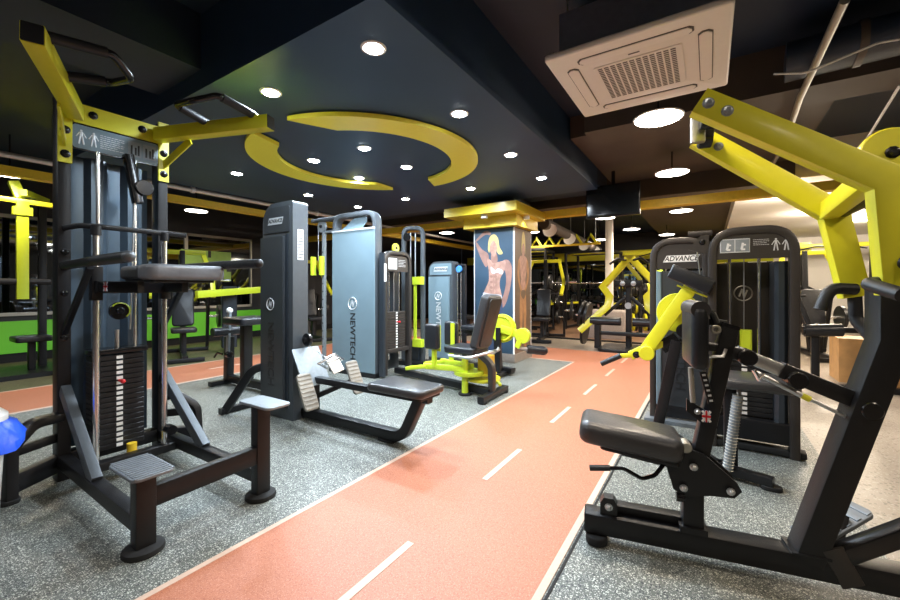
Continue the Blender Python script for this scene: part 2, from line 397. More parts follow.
disclamp(-3.6, 9.2, 2.47, 'added disc lamp over the racks, hidden by the poster column')  # this and the next lamps are added to brighten the free weights
disclamp(-1.5, 10.0, 2.47, 'added disc lamp over the stone block and white post')
disclamp(-.9, 11.5, 2.47, 'added distant disc lamp over the free weights, above the yellow press arms', top=2.72)
for i, (x, y) in enumerate(((1.0, 7.6), (1.7, 9.6), (2.9, 8.2), (2.6, 11.2))):
    t = thing('surface_light', ['bright round light on the white ceiling nearest the machine tower', 'bright round light on the white ceiling further back', 'bright round light on the white ceiling at the right', 'bright round light on the white ceiling in the far corner'][i], 'ceiling light', (x, y, 2.5), group='round lights on the white ceiling')
    P('bezel', MB().lathe([(.07, -.03), (.09, -.03), (.095, 0)], (0, 0, 0)), 'white', t)
    P('lens', MB().lathe([(.0001, -.034), (.06, -.034), (.075, -.028)], (0, 0, 0)), 'lens_white', t)
    lamp('surface_lamp', (0, 0, -.08), P_WHITE, (1, .86, .68), t, .08)
# ceiling air conditioner cassette
ac = thing('ceiling_air_conditioner', 'cream four-way ceiling air conditioner cassette', 'air conditioner', (-.365, 2.80, 2.48))
P('panel', MB().pad((0, 0, .02), (.94, .94, .04), rc=.02, re=.012), 'cream', ac)
P('body', MB().box((-.40, -.40, .04), (.40, .40, .30)), 'steel', ac)
P('grille', MB().box((-.24, -.24, -.006), (.24, .24, .002), .01), 'cream', ac)
gb = MB()
for i in range(12):
    for j in range(20):
        x, y = -.215+i*.036, -.22+j*.0225; gb.box((x, y, -.0075), (x+.026, y+.012, -.004), .001)
g = P('grille_slots', gb, 'vent_dark', ac); g['kind'] = 'stuff'
for k in range(4):
    R = Matrix.Rotation(k*PI/2, 3, 'Z')
    m_ = MB(); m_.box((-.30, .315, -.004), (.30, .385, .002), .02); m_.xf(R); P('outlet', m_, 'vent_dark', ac)
    m_ = MB(); m_.box((-.29, .32, -.008), (.29, .38, -.003), .02); m_.xf(R); P('louver', m_, 'cream', ac)
for x in (-.36, .36):
    for y in (-.36, .36): P('hanger_rod', MB().tube((x, y, .3), (x, y, ZC-2.48), .006, 6), 'steel', ac)
P('badge', MB().box((-.03, -.285, -.0035), (.03, -.278, 0), .001), 'vent_dark', ac)
# television
tv = thing('television', 'black flat television hanging in front of the yellow beam', 'television', (-.95, 5.75, 2.10), world=True)
a, b = onY(586, 217, 5.75), onY(640, 212, 5.75)
P('bezel', MB().pad(((a.x+b.x)/2, 5.78, 2.31), (b.x-a.x, .06, .44), rc=.01, re=.006), 'black_gloss', tv)
P('screen', MB().box((a.x+.02, 5.745, 2.12), (b.x-.02, 5.752, 2.51), .002), 'screen', tv)
P('mount_pole', MB().tube(((a.x+b.x)/2, 5.83, 2.4), ((a.x+b.x)/2, 5.83, 2.93), .025), 'black', tv)
P('mount_bracket', MB().box(((a.x+b.x)/2-.1, 5.81, 2.25), ((a.x+b.x)/2+.1, 5.85, 2.42)), 'black', tv)
# pipes
def pipeline(name, pts, r, m, label, hang=None):
    t = thing(name, label, 'pipe', Vector(pts[0]), world=True)
    P('pipe', MB().pipe(pts, r, 12), m, t)
    for p in (hang or []):
        P('hanger', MB().tube(p, (p[0], p[1], ZC), .006, 6), 'steel', t); P('clamp', MB().lathe([(r+.012, -.02), (r+.012, .02)], p, (0, 1, 0), 12), 'white', t)
    return t
pipeline('sprinkler_pipe', [(-5.75, YF, 2.42), (-5.75, 13, 2.42)], .03, 'copper_pipe', 'pale metal pipe hanging along the far left ceiling', [(-5.75, y, 2.42) for y in (.78, 2.6, 4.6)])
tt = thing('yellow_cable_tray', 'long yellow beam tray hanging under the far left pipe', 'cable tray', (-6.0, 2, 2.28), world=True)
P('tray', MB().box((-6.08, YF, 2.27), (-5.96, 13, 2.36)), 'amber', tt)
for y in (.5, 2.4, 4.4): P('hanger', MB().tube((-6.02, y, 2.35), (-6.02, y, ZC), .006, 6), 'steel', tt)
pipeline('conduit_pipe', [fl(845, 0, 2.56), fl(800, 98, 2.56), fl(786, 140, 2.56), fl(772, 165, 2.56)], .022, 'alu', 'grey conduit pipe slanting down behind the yellow arms')
pipeline('thin_white_rod', [fl(900, 85, 2.6), fl(860, 150, 2.6)], .010, 'white', 'thin white rod near the ceiling at the right edge')
du = thing('ceiling_duct', 'dark round-ended duct under the ceiling behind the yellow arms', 'duct', (.9, 3.6, 2.5), world=True)
P('duct', MB().sweep([(.45, 3.65, 2.70), (3.0, 3.45, 2.70)], rrect(.36, .18, .08, 5)), 'ceil', du)
P('strap', MB().sweep([(.8, 3.62, 2.70), (.84, 3.617, 2.70)], rrect(.38, .20, .09, 5)), 'ceil_brown', du)
P('cable', MB().pipe(fillet([(.35, 3.3, 2.5), (.5, 3.25, 2.44), (.8, 3.2, 2.5), (1.1, 3.2, 2.47), (1.3, 3.25, 2.6)], .1), .006, 6), 'white', du)

# ================================================================== MACHINE HELPERS
def stack(parent, cx, cy, lx, ly, z0, n, th, m='plate', front=(1, 0)):
    """weight stack of n separate plates around (cx, cy); front = the way its numbers face"""
    off = Vector(BASE.get(parent.name, (0, 0, 0)))
    me = mesh_of(MB().pad((0, 0, th/2), (lx, ly, th-.003), rc=.006, re=.003, n=1, ne=1), m)
    for k in range(n):
        o = link('weight_plate', me, parent); o.location = Vector((cx, cy, z0+k*th))-off
    nb = MB(); fx, fy = front
    for k in range(n):
        c = Vector((cx+fx*(lx/2+.001), cy+fy*(ly/2+.001), z0+k*th+th/2)); s = Vector((abs(fy)*.016+abs(fx)*.001, abs(fx)*.016+abs(fy)*.001, th*.30))
        nb.box(c-s, c+s, .0005)
    P('number_labels', nb, 'white', parent)
    pz = z0+(n*.72)*th
    P('selector_pin', MB().tube((cx+fx*lx/2, cy+fy*ly/2, pz), (cx+fx*(lx/2+.05), cy+fy*(ly/2+.05), pz), .009, 8).ball((cx+fx*(lx/2+.05), cy+fy*(ly/2+.05), pz), .014), 'red', parent, 'red selector pin')
def emblem(o, ax, ay, r, m, parent, name='emblem'):
    """round badge ring with a slanted N inside"""
    o, ax, ay = Vector(o), Vector(ax), Vector(ay); nz = ax.cross(ay)
    mb = MB().sweep([o+ax*(r*math.cos(a))+ay*(r*math.sin(a))+nz*.001 for a in [2*PI*k/24 for k in range(24)]], circ(r*.09, 4), up=nz, closed=True)
    for pa, pb in (((-.45, -.45), (-.1, .6)), ((-.1, .6), (.1, -.6)), ((.1, -.6), (.45, .45))):
        mb.bar(o+ax*pa[0]*r+ay*pa[1]*r+nz*.001, o+ax*pb[0]*r+ay*pb[1]*r+nz*.001, r*.2, .003, nz, .001)
    return P(name, mb, m, parent)
def vtext(txt, size, o, ax_read, ay, m, parent, name='brand_lettering', squash=1.): return P(name, text_mb(txt, size, o, ax_read, ay, .0012, squash), m, parent)
def figures(o, ax, ay, h, m, parent):
    """two small standing body pictograms"""
    o, ax, ay = Vector(o), Vector(ax).normalized(), Vector(ay).normalized(); nz = ax.cross(ay)
    for dx in (-.34, .34):
        c = o+ax*dx*h; mb = MB()
        mb.disc(c+ay*h*.44, nz, h*.075, .002, 10, .0005)
        for a, b, w_ in (((0, .36), (0, .02), .17), ((-.06, .02), (-.13, -.5), .09), ((.06, .02), (.13, -.5), .09), ((-.09, .32), (-.27, -.02), .06), ((.09, .32), (.27, -.02), .06)):
            mb.bar(c+ax*a[0]*h+ay*a[1]*h, c+ax*b[0]*h+ay*b[1]*h, w_*h, .002, nz, .0005)
        P('body_pictogram', mb, m, parent)
def textlines(o, ax, ay, w_, h, n, m, parent):
    o, ax, ay = Vector(o), Vector(ax).normalized(), Vector(ay).normalized(); nz = ax.cross(ay); mb = MB()
    for k in range(n):
        y = h/2-h*k/(n-1); x0 = -w_/2
        while x0 < w_/2*(1 if k % 3 != 2 else .4):
            l = random.uniform(.08, .2)*w_; x1 = min(x0+l, w_/2)
            mb.bar(o+ax*x0+ay*y, o+ax*x1+ay*y, h/n*.35, .001, nz, .0002); x0 = x1+.03*w_
    P('small_print', mb, m, parent)
def flag_sticker(o, ax, ay, w_, h, parent):
    o, ax, ay = Vector(o), Vector(ax).normalized(), Vector(ay).normalized(); nz = ax.cross(ay)
    s = P('sticker', MB().bar(o-ax*w_/2, o+ax*w_/2, h, .001, nz, .0002), 'flag_blue', parent, 'small red, white and blue flag sticker')
    k = MB()
    for a, b in (((-.5, -.5), (.5, .5)), ((-.5, .5), (.5, -.5))): k.bar(o+ax*a[0]*w_*.95+ay*a[1]*h*.95+nz*.001, o+ax*b[0]*w_*.95+ay*b[1]*h*.95+nz*.001, h*.2, .001, nz, .0001)
    k.bar(o-ax*w_/2+nz*.001, o+ax*w_/2+nz*.001, h*.34, .001, nz, .0001); k.bar(o-ay*h/2+nz*.001, o+ay*h/2+nz*.001, w_*.34, .001, nz, .0001)
    P('white_cross', k, 'white', s)
    k = MB(); k.bar(o-ax*w_/2+nz*.002, o+ax*w_/2+nz*.002, h*.2, .001, nz, .0001); k.bar(o-ay*h/2+nz*.002, o+ay*h/2+nz*.002, w_*.2, .001, nz, .0001)
    P('red_cross', k, 'red', s)
def ribbed(parent, name, c, R, lx, ly, t, n, m, m2='black'):
    """tread plate: rounded slab with raised ribs across"""
    p = P(name, MB().pad(c, (lx, ly, t), R, .03, .004), m, parent); mb = MB()
    for k in range(n):
        x = -lx/2+lx*(k+.5)/n; a = Vector(c)+R @ Vector((x, -ly*.44, t/2+.001)); b = Vector(c)+R @ Vector((x, ly*.44, t/2+.001))
        mb.bar(a, b, lx/n*.45, .005, R @ Z_, .001)
    P('ribs', mb, m, p); return p
def rsec(w_, h, rads, n=6):
    """outline with own corner radius at (right top, left top, left bottom, right bottom), origin bottom left"""
    pts = []
    for (cx, cy, a0), r in zip(((w_, h, 0), (0, h, 90), (0, 0, 180), (w_, 0, 270)), rads):
        sx, sy = (-1 if cx else 1), (-1 if cy else 1)
        if r < .001: pts.append((cx, cy)); continue
        for i in range(n+1):
            a = math.radians(a0+90*i/n); pts.append((cx+sx*r+r*math.cos(a), cy+sy*r+r*math.sin(a)))
    return pts

# ================================================================== 1  ASSISTED DIP AND CHIN MACHINE (left foreground)
t = thing('assisted_dip_chin_machine', 'tall black and yellow assisted pull-up and dip machine at the left', 'exercise machine', (-2.7, .985, 0), world=True)
CY = .985
def sy(y): return 2*CY-y
UX = -3.20
for y in (.735, sy(.735)):
    P('upright', MB().bar((UX, y, 0), (UX, y, 2.24), .06, .10, (1, 0, 0)), 'black', t)
    bk = P('bracket_plate', MB().box((UX+.05, y-.032, 1.85), (UX+.064, y+.032, 2.25), .003), 'lime', t)
    for z in (1.90, 2.04, 2.20): P('bolt', MB().bolt((UX+.064, y, z), X_), 'black_gloss', bk)
    for z in (.52, .83, 1.09, 1.33): P('bolt', MB().bolt((UX+.05, y, z), X_, .013), 'black_gloss', t)
hd = P('header_plate', MB().box((UX+.05, .77, 2.10), (UX+.066, sy(.77), 2.215), .003), 'lime', t)
for y in (.86, sy(.86)): P('bolt', MB().bolt((UX+.066, y, 2.165), X_), 'black_gloss', hd)
P('top_beam', MB().bar((UX, .76, 2.15), (UX, sy(.76), 2.15), .08, .08), 'black', t)
pl = P('placard', MB().prism(rsec(.45, .155, (.02, .02, .02, .02)), (UX+.045, .76, 1.945), Y_, Z_, .012), 'black_gloss', t, 'instruction placard with body pictograms')
P('placard_face', MB().prism(rsec(.434, .14, (.016,)*4), (UX+.057, .768, 1.952), Y_, Z_, .002), 'shroud_blue', pl)
figures((UX+.0605, .835, 2.02), Y_, Z_, .085, 'lettering', pl)
textlines((UX+.0605, .955, 2.02), Y_, Z_, .12, .075, 7, 'lettering', pl)
for yy in (1.072, 1.152):
    P('photo_print', MB().prism(rsec(.072, .095, (.003,)*4), (UX+.0595, yy-.036, 1.975), Y_, Z_, .0015), 'zinc', pl)
    for dy, hh in ((-.018, .06), (.004, .05), (.02, .066)): P('photo_detail', MB().bar((UX+.0615, yy+dy, 1.985), (UX+.0615, yy+dy, 1.985+hh), .010, .001, X_, .0003), 'black', pl)
for s in (1, -1):
    f = (lambda y: y) if s == 1 else sy
    g = (lambda y: y) if s == 1 else (lambda y: sy(y)-.06)
    arm = P('chin_arm', MB().bar((UX+.08, f(.775), 2.15), (-2.35, f(.45), 2.175), .075, .085, r=.004), 'lime', t)
    P('end_cap', MB().bar((-2.355, f(.452), 2.175), (-2.345, f(.448), 2.1755), .07, .08, r=.004), 'black', arm)
    P('gusset', MB().bar((UX+.06, f(.735), 1.96), (-2.93, f(.66), 2.11), .012, .05, r=.002), 'lime', t)
    P('chin_handle', MB().pipe(fillet([(-2.44, f(.49), 2.22), (-2.42, f(.74), 2.25), (-2.50, f(.84), 2.20), (-2.74, f(.83), 2.24), (-2.76, f(.60), 2.19)], .05), .019, 12), 'black_gloss', t)
    P('grip', MB().tube((-2.438, f(.51), 2.222), (-2.422, f(.715), 2.247), .026, 14), 'grip', t)
    P('grip', MB().tube((-2.742, f(.80), 2.236), (-2.757, f(.63), 2.198), .026, 14), 'grip', t)
    # dip bars
    P('dip_bar', MB().bar((UX+.05, f(.735), 1.25), (-2.55, f(.71), 1.255), .045, .045, r=.012), 'black', t)
    P('dip_grip', MB().tube((-2.57, f(.71), 1.255), (-2.09, f(.69), 1.255), .026, 14), 'grip', t)
    P('dip_end_cap', MB().ball((-2.09, f(.69), 1.255), .0265), 'grip' if s < 0 else 'frame_grey', t)
    P('dip_brace', MB().bar((UX+.05, f(.735), .86), (-2.74, f(.74), 1.23), .03, .03), 'black', t)
    P('guide_rod', MB().tube((-2.925, f(.815), .10), (-2.925, f(.815), 1.47), .0155, 14), 'chrome', t)
    P('rod_cap', MB().tube((-2.925, f(.815), 1.42), (-2.925, f(.815), 1.475), .025, 12), 'black', t)
    P('carriage_sleeve', MB().bar((-2.925, f(.815), 1.05), (-2.925, f(.815), 1.24), .055, .055, (1, 0, 0), .01), 'black', t)
    P('carriage_arm', MB().bar((-2.93, f(.815), 1.125), (-2.50, f(.88), 1.125), .03, .06), 'black', t)
    P('stack_rod', MB().tube((-3.1, CY-.02+s*-.092, .15), (-3.1, CY-.02+s*-.092, 1.94), .011, 12), 'chrome', t)
    P('rod_spring', MB().tube((-3.1, CY-.02+s*-.092, .725), (-3.1, CY-.02+s*-.092, .745), .017, 12), 'red', t)
    # base
    P('base_rail', MB().bar((UX, f(.735), .115), (-2.02, f(.72), .115), .06, .07), 'black', t)
    P('diagonal_brace', MB().bar((UX+.06, f(.735), .53), (-2.60, f(.725), .14), .045, .07, r=.004), 'frame_grey', t, 'steel grey brace')
    P('rear_loop', MB().path(fillet([(-3.18, f(.72), .37), (-3.14, g(.60), .37), (-3.08, g(.505), .28), (-3.06, g(.50), .02)], .10, 8), .05, .085, (1, .2, 0), .01), 'black', t)
    P('rear_foot_beam', MB().bar((-3.19, f(.72), .10), (-3.07, g(.51), .09), .05, .10), 'black', t)
    P('rear_loop_web', MB().bar((-3.19, f(.72), .25), (-3.09, g(.53), .25), .03, .05), 'black', t)
    P('rubber_foot', MB().pad((-3.06, g(.50), .012), (.10, .08, .024), rc=.03, re=.006), 'rubber', t)
    P('front_post', MB().bar((-2.02, f(.72), .02), (-2.02, f(.72), .32 if s == 1 else .50), .075, .065, (1, 0, 0)), 'black', t)
    P('rubber_foot', MB().lathe([(.075, 0), (.078, .006), (.075, .022), (.06, .03), (.0001, .03)], (-2.02, f(.72), 0)), 'rubber', t)
ribbed(t, 'step_plate', (-2.08, .735, .335), Matrix.Identity(3), .28, .16, .014, 12, 'step')
P('step_plate', MB().pad((-1.985, 1.25, .51), (.28, .14, .014), rc=.03, re=.004), 'zinc', t)
P('cross_bar', MB().bar((-2.02, .75, .225), (-2.02, sy(.75), .235), .05, .09), 'black', t)
P('rear_cross_beam', MB().bar((UX, .735, .115), (UX, sy(.735), .115), .08, .08), 'black', t)
P('mid_cross_beam', MB().bar((-2.925, .74, .10), (-2.925, sy(.74), .10), .07, .05), 'black', t)
P('rod_top_rail', MB().path(fillet([(UX+.05, .735, 1.47), (-3.0, .76, 1.475), (-2.925, .83, 1.47), (-2.925, sy(.80), 1.47), (-2.9, sy(.70), 1.465)], .06), .022, .03), 'black', t)
P('carriage_plate', MB().box((-2.91, .80, 1.09), (-2.87, sy(.80), 1.16), .006), 'black', t)
flag_sticker((-2.79, .8185, 1.128), (.989, .149, 0), Z_, .04, .05, t)
P('knee_pad', MB().pad((-2.60, 1.07, 1.205), (.42, .38, .075), rc=.04, re=.02), 'vinyl_sheen', t, 'black knee pad')
P('vinyl_wrap', MB().pad((-2.475, 1.07, 1.205), (.18, .388, .083), rc=.042, re=.022), 'vinyl_wrap', t, 'crinkled grey vinyl wrap on the pad front')
P('pad_board', MB().box((-2.78, .90, 1.150), (-2.43, 1.22, 1.169), .01), 'black', t)
# back shroud: folded steel sheet
fold = [(-3.28, .77), (-3.31, .80), (-3.31, .86), (-3.28, .89), (-3.28, .95), (-3.32, .98), (-3.32, 1.05), (-3.28, 1.08), (-3.28, 1.14), (-3.31, 1.17), (-3.31, 1.20)]
V = [(x, y, z) for z in (.14, 1.94) for x, y in fold] + [(x-.006, y, z) for z in (.14, 1.94) for x, y in fold]; n = len(fold)
Fc = [(i, i+1, n+i+1, n+i) for i in range(n-1)] + [(2*n+i+1, 2*n+i, 3*n+i, 3*n+i+1) for i in range(n-1)] + [(i+1, i, 2*n+i, 2*n+i+1) for i in range(n-1)] + [(n+i, n+i+1, 3*n+i+1, 3*n+i) for i in range(n-1)]
P('back_shroud', MB().add(V, Fc), 'steelsheet', t, 'folded blue grey steel shroud')
stack(t, -3.10, CY-.025, .12, .26, .145, 18, .0315)
P('stack_top_plate', MB().pad((-3.1, CY-.02, .735), (.13, .29, .03), rc=.01, re=.004), 'black_gloss', t)
P('stack_stem', MB().tube((-3.1, CY-.02, .74), (-3.1, CY-.02, .86), .012), 'steel', t)
P('pulley', MB().disc((-3.06, CY-.02, .98), X_, .055, .022).disc((-3.045, CY-.02, .98), X_, .02, .03), 'black_gloss', t)
P('pulley_ring', MB().sweep([(-3.045, CY-.02+.048*math.cos(a), .98+.048*math.sin(a)) for a in [PI*k/12-.9 for k in range(14)]], circ(.004, 6)), 'lime_green', t)
P('cable', MB().tube((-3.06, CY+.035, .86), (-3.06, CY+.06, 1.8), .004, 6), 'steel', t)
pu = P('top_pulley_block', MB().bar((-3.08, CY+.03, 1.96), (-3.06, CY+.075, 1.66), .05, .06, (1, 0, 0)), 'black_gloss', t)
P('pulley', MB().disc((-3.03, CY+.10, 1.76), X_, .05, .02), 'black_gloss', pu)
P('bumper', MB().tube((-2.99, CY+.02, .11), (-2.99, CY+.02, .165), .026, 12), 'amber', t, 'amber rubber bumper')
P('adjust_knob', MB().tube((-2.91, sy(.80), .22), (-2.85, sy(.80), .22), .03, 12), 'black_gloss', t)

# ================================================================== 2  SEATED ROW
t = thing('seated_row_machine', 'black seated row machine with long bench, ribbed foot pedals and slim tower', 'exercise machine', (-2.6, 2.2, 0), world=True)
x0, x1, ya, yb, zt = -3.36, -2.93, 2.10, 2.25, 1.86
out = rsec(x1-x0, zt, (.03, .17, 0, 0))
P('tower_frame', MB().prism(out, (x0, yb, 0), X_, Z_, yb-ya), 'frame_grey', t)
P('top_cover', MB().prism(rsec(.36, .22, (.02, .11, .01, .01)), (x0+.03, ya, zt-.26), X_, Z_, .008), 'shroud', t)
P('side_cover', MB().prism(rsec(.32, 1.46, (.01, .01, .01, .01)), (x0+.02, ya, .10), X_, Z_, .035), 'shroud', t, 'dark grey side cover')
P('cover_groove', MB().box((x0+.335, ya-.012, .1), (x0+.375, ya, 1.58)), 'shroud_dark', t)
np_ = P('name_plate', MB().prism([(0, 0), (.20, 0), (.22, .06), (.02, .06)], (x0+.09, ya-.008, zt-.19), X_, Z_, .003), 'lettering', t)
P('plate_lettering', text_mb('ADVANCE', .044, (x0+.20, ya-.0125, zt-.16), X_, Z_, .0008, .95, .25), 'letter_black', np_)
emblem((x0+.17, ya-.037, .98), X_, Z_, .05, 'lettering', t)
vtext('NEWTECH', .115, (x0+.17, ya-.0365, .55), (0, 0, -1), (1, 0, 0), 'letter_black', t)
P('warning_sticker', MB().box((x1, 2.145, 1.36), (x1+.002, 2.205, 1.62), .001), 'white', t)
textlines((x1+.0025, 2.175, 1.49), Y_, Z_, .05, .22, 9, 'letter_black', t)
P('rear_foot', MB().path(fillet([(-3.62, 1.90, .02), (-3.40, 2.03, .40), (-3.34, 2.13, .42)], .12), .05, .07, (0, 0, 1), .01), 'black', t)
P('rear_foot_bar', MB().bar((-3.62, 1.86, .03), (-3.62, 2.50, .03), .06, .05), 'black', t)
P('base_beam', MB().path(fillet([(-3.5, 2.22, .055), (-1.83, 2.22, .055), (-1.66, 2.22, .39)], .15, 10), .075, .075, (0, 1, 0), .008), 'black', t)
P('rubber_foot', MB().pad((-1.98, 2.22, .008), (.16, .09, .016), rc=.03, re=.008), 'rubber', t)
P('slide_rail', MB().bar((-2.93, 2.22, .35), (-1.60, 2.22, .355), .06, .05), 'black', t)
P('rail_post', MB().bar((-2.80, 2.22, .06), (-2.80, 2.22, .36), .06, .06, (1, 0, 0)), 'black', t)
P('seat_pad', MB().pad((-1.80, 2.20, .42), (.50, .30, .055), rc=.05, re=.02), 'vinyl_sheen', t, 'black vinyl seat pad')
P('seat_board', MB().box((-2.02, 2.08, .372), (-1.58, 2.32, .393), .01), 'black', t)
fr = axes((.45, 0, -1), (0, 1, 0))
for y in (2.0, 2.44):
    c = Vector((-2.61 if y < 2.2 else -2.55, y, .315 if y < 2.2 else .355)); ribbed(t, 'foot_pedal', c, fr, .29, .13, .02, 9, 'pedal')
    P('pedal_arm', MB().bar(c-Vector((.03, 0, .03)), (-2.80, 2.22, .2), .05, .04), 'black', t)
P('steel_front_plate', MB().pad((-2.82, 2.20, .46), (.34, .27, .008), axes((.55, 0, -1), (0, 1, 0)), .01, .003), 'zinc', t, 'hammered steel plate')
hn = P('row_handle', MB().pipe([(-2.60, 2.10, .52), (-2.55, 2.22, .58), (-2.60, 2.34, .52), (-2.66, 2.22, .46)], .012, 8, closed=True), 'chrome', t, 'chrome close-grip row handle')
P('handle_plate', MB().pad((-2.58, 2.24, .50), (.16, .12, .012), axes((.6, .2, -1), (0, 1, .1)), .01, .004), 'steel', hn)
P('front_pulley', MB().disc((-2.87, 2.20, .68), Y_, .055, .03).disc((-2.87, 2.19, .68), Y_, .02, .06), 'black_gloss', t)
P('cable', MB().tube((-2.85, 2.2, .63), (-2.62, 2.22, .53), .004, 6), 'steel', t)

# ================================================================== 3  LAT PULLDOWN with blue grey tower
t = thing('lat_pulldown_machine', 'lat pulldown machine with tall blue grey tower behind the row machine', 'exercise machine', (-3.85, 3.8, 0), world=True)
x0, x1, ya, yb, zt = -4.24, -3.45, 3.65, 3.80, 2.10
w_ = x1-x0
hole = rsec(w_-.10, .17, (.09, .01, .01, .01))
fr_pts = fillet([(x0+.03, ya+.05, 0), (x0+.03, ya+.05, zt-.03), (x1-.03, ya+.05, zt-.03), (x1-.03, ya+.05, 0)], .15, 8)
P('tower_frame', MB().path(fr_pts, .06, .12, (0, 1, 0), .012), 'frame_grey', t)
P('tower_panel', MB().box((x0+.01, ya-.02, .05), (x1-.01, ya+.02, zt-.24), .008), 'shroud_blue', t, 'blue grey sheet panel')
P('panel_lip', MB().box((x0+.01, ya-.03, zt-.245), (x1-.01, ya+.03, zt-.225), .004), 'lettering', t)
emblem((x0+.40, ya-.022, .92), X_, Z_, .075, 'lettering', t)
vtext('NEWTECH', .125, (x0+.40, ya-.021, .50), (0, 0, -1), (1, 0, 0), 'letter_black', t)
P('top_link_plate', MB().prism([(.0, 0), (.42, 0), (.52, .1), (.52, .17), (.3, .17), (.1, .05)], (x0+.06, ya+.06, zt-.235), X_, Z_, .01), 'shroud_blue', t)
P('top_boom', MB().bar((x0+.05, ya+.08, zt-.03), (-4.75, ya+.08, zt-.03), .06, .05), 'frame_grey', t)
P('boom_pulley', MB().disc((-4.55, ya+.08, zt-.12), Y_, .085, .03), 'zinc', t)
P('pulley_hub', MB().disc((-4.55, ya+.06, zt-.12), Y_, .02, .04), 'black', t)
P('rear_strip', MB().bar((-4.53, ya+.1, .05), (-4.53, ya+.1, zt-.2), .05, .04, (1, 0, 0)), 'zinc', t, 'pale perforated upright')
for zz in [.3+.11*k for k in range(13)]: P('strip_hole', MB().disc((-4.53, ya+.076, zz), Y_, .011, .004, 10, .001), 'black', t)
P('strip_bracket', MB().bar((-4.53, ya+.1, zt-.2), (x0, ya+.1, zt-.2), .04, .03), 'zinc', t)
for xx in (-4.70, -4.52): P('pulley_carriage', MB().bar((xx, ya+.05, 1.30), (xx, ya+.05, 1.56), .07, .05, (1, 0, 0), .012), 'lime_green', t)
P('base', MB().box((x0-.05, ya-.02, 0), (x1, yb-.06, .06)), 'black', t)
P('cable', MB().tube((-4.63, ya+.08, zt-.12), (-4.63, ya+.08, 1.5), .004, 6), 'steel', t)

# ================================================================== 4  ADDUCTOR with stack frame
t = thing('hip_adductor_machine', 'lime green hip adductor machine with black seat and upright backrest', 'exercise machine', (-2.3, 3.7, 0), world=True)
xs = -3.40
P('stack_frame', MB().path(fillet([(xs, 3.74, .03), (xs, 3.74, 1.57), (xs, 4.22, 1.57), (xs, 4.22, .03)], .14, 8), .05, .08, (1, 0, 0), .008), 'frame_brown', t)
P('side_cover', MB().box((xs-.02, 3.66, .03), (xs+.07, 3.705, 1.55), .015), 'shroud_dark', t)
P('warning_sticker', MB().box((xs+.07, 3.663, 1.20), (xs+.072, 3.702, 1.42), .001), 'white', t)
pc = P('placard', MB().box((xs, 3.77, 1.33), (xs+.02, 4.19, 1.53), .01), 'frame_brown', t)
P('photo_print', MB().box((xs+.02, 3.80, 1.36), (xs+.022, 3.96, 1.50), .002), 'white', pc); textlines((xs+.0215, 4.06, 1.44), Y_, Z_, .14, .08, 5, 'lettering', pc)
P('rear_shield', MB().box((xs-.16, 3.785, .05), (xs-.15, 4.20, 1.33), .003), 'shroud_dark', t)
for y in (3.88, 4.08): P('stack_rod', MB().tube((xs-.05, y, .2), (xs-.05, y, 1.33), .011), 'chrome', t)
P('cable', MB().tube((xs-.05, 3.98, .8), (xs-.05, 3.98, 1.33), .005, 6), 'steel', t)
stack(t, xs-.05, 3.98, .10, .36, .34, 14, .034, 'frame_brown')
P('stack_sill', MB().bar((xs, 3.74, .32), (xs, 4.22, .32), .06, .05), 'frame_brown', t)
P('top_pulley', MB().disc((xs-.02, 3.98, 1.64), X_, .06, .03), 'lime', t); P('pulley_hub', MB().disc((xs-.02, 3.98, 1.64), X_, .018, .05), 'black', t)
P('base_beam', MB().bar((xs, 3.98, .06), (-1.860, 3.640, .06), .08, .07), 'black', t)
P('foot_bar', MB().bar((-1.840, 3.380, .04), (-1.850, 3.960, .04), .07, .06), 'black', t)
P('rubber_foot', MB().pad((-1.840, 3.420, .01), (.09, .09, .02), rc=.04, re=.005).pad((-1.850, 3.920, .01), (.09, .09, .02), rc=.04, re=.005), 'rubber', t)
P('seat_post', MB().path(fillet([(-1.860, 3.660, .06), (-1.860, 3.660, .34), (-2.020, 3.670, .44)], .14), .06, .08, (0, 1, 0), .01), 'frame_brown', t)
P('seat_pad', MB().pad((-2.180, 3.690, .47), (.38, .36, .07), rc=.05, re=.02), 'vinyl', t)
Rb = axes((.26, .02, 1), (0, 1, 0))
P('backrest', MB().pad((-1.955, 3.710, .77), (.58, .32, .10), Rb, .05, .025), 'vinyl_sheen', t)
P('back_board', MB().pad((-1.90, 3.710, .76), (.52, .26, .02), Rb, .04, .006), 'frame_brown', t)
P('side_handle', MB().pipe(fillet([(-2.260, 3.470, .42), (-2.010, 3.450, .42), (-1.860, 3.540, .47), (-1.840, 3.640, .47)], .06), .014), 'steel', t)
P('side_handle', MB().pipe(fillet([(-2.260, 3.910, .42), (-2.010, 3.930, .42), (-1.860, 3.840, .47), (-1.840, 3.710, .47)], .06), .014), 'steel', t)
for s in (-1, 1):
    y = 3.69+s*.17
    lv = P('leg_lever', MB().bar((-2.16, 3.69+s*.08, .27), (-2.61, y, .27), .07, .06, r=.01), 'lime_green', t)
    P('lever_post', MB().bar((-2.48, y, .27), (-2.48, y, .46), .05, .04, (1, 0, 0)), 'lime_green', lv)
    P('lever_foot', MB().bar((-2.56, y, .27), (-2.84, y, .22), .10, .04, r=.01), 'lime_green', lv)
    kp = P('knee_pad', MB().pad((-2.49, y+s*.02, .60), (.17, .085, .27), rc=.03, re=.025), 'vinyl', t, 'black upholstered knee pad')
    P('pad_bracket', MB().box((-2.47, y-s*.03-.008, .44), (-2.42, y-s*.03+.008, .72), .003), 'lime_green', kp)
P('pivot_column', MB().tube((-2.150, 3.610, .0), (-2.150, 3.610, .40), .035, 14), 'lime_green', t)
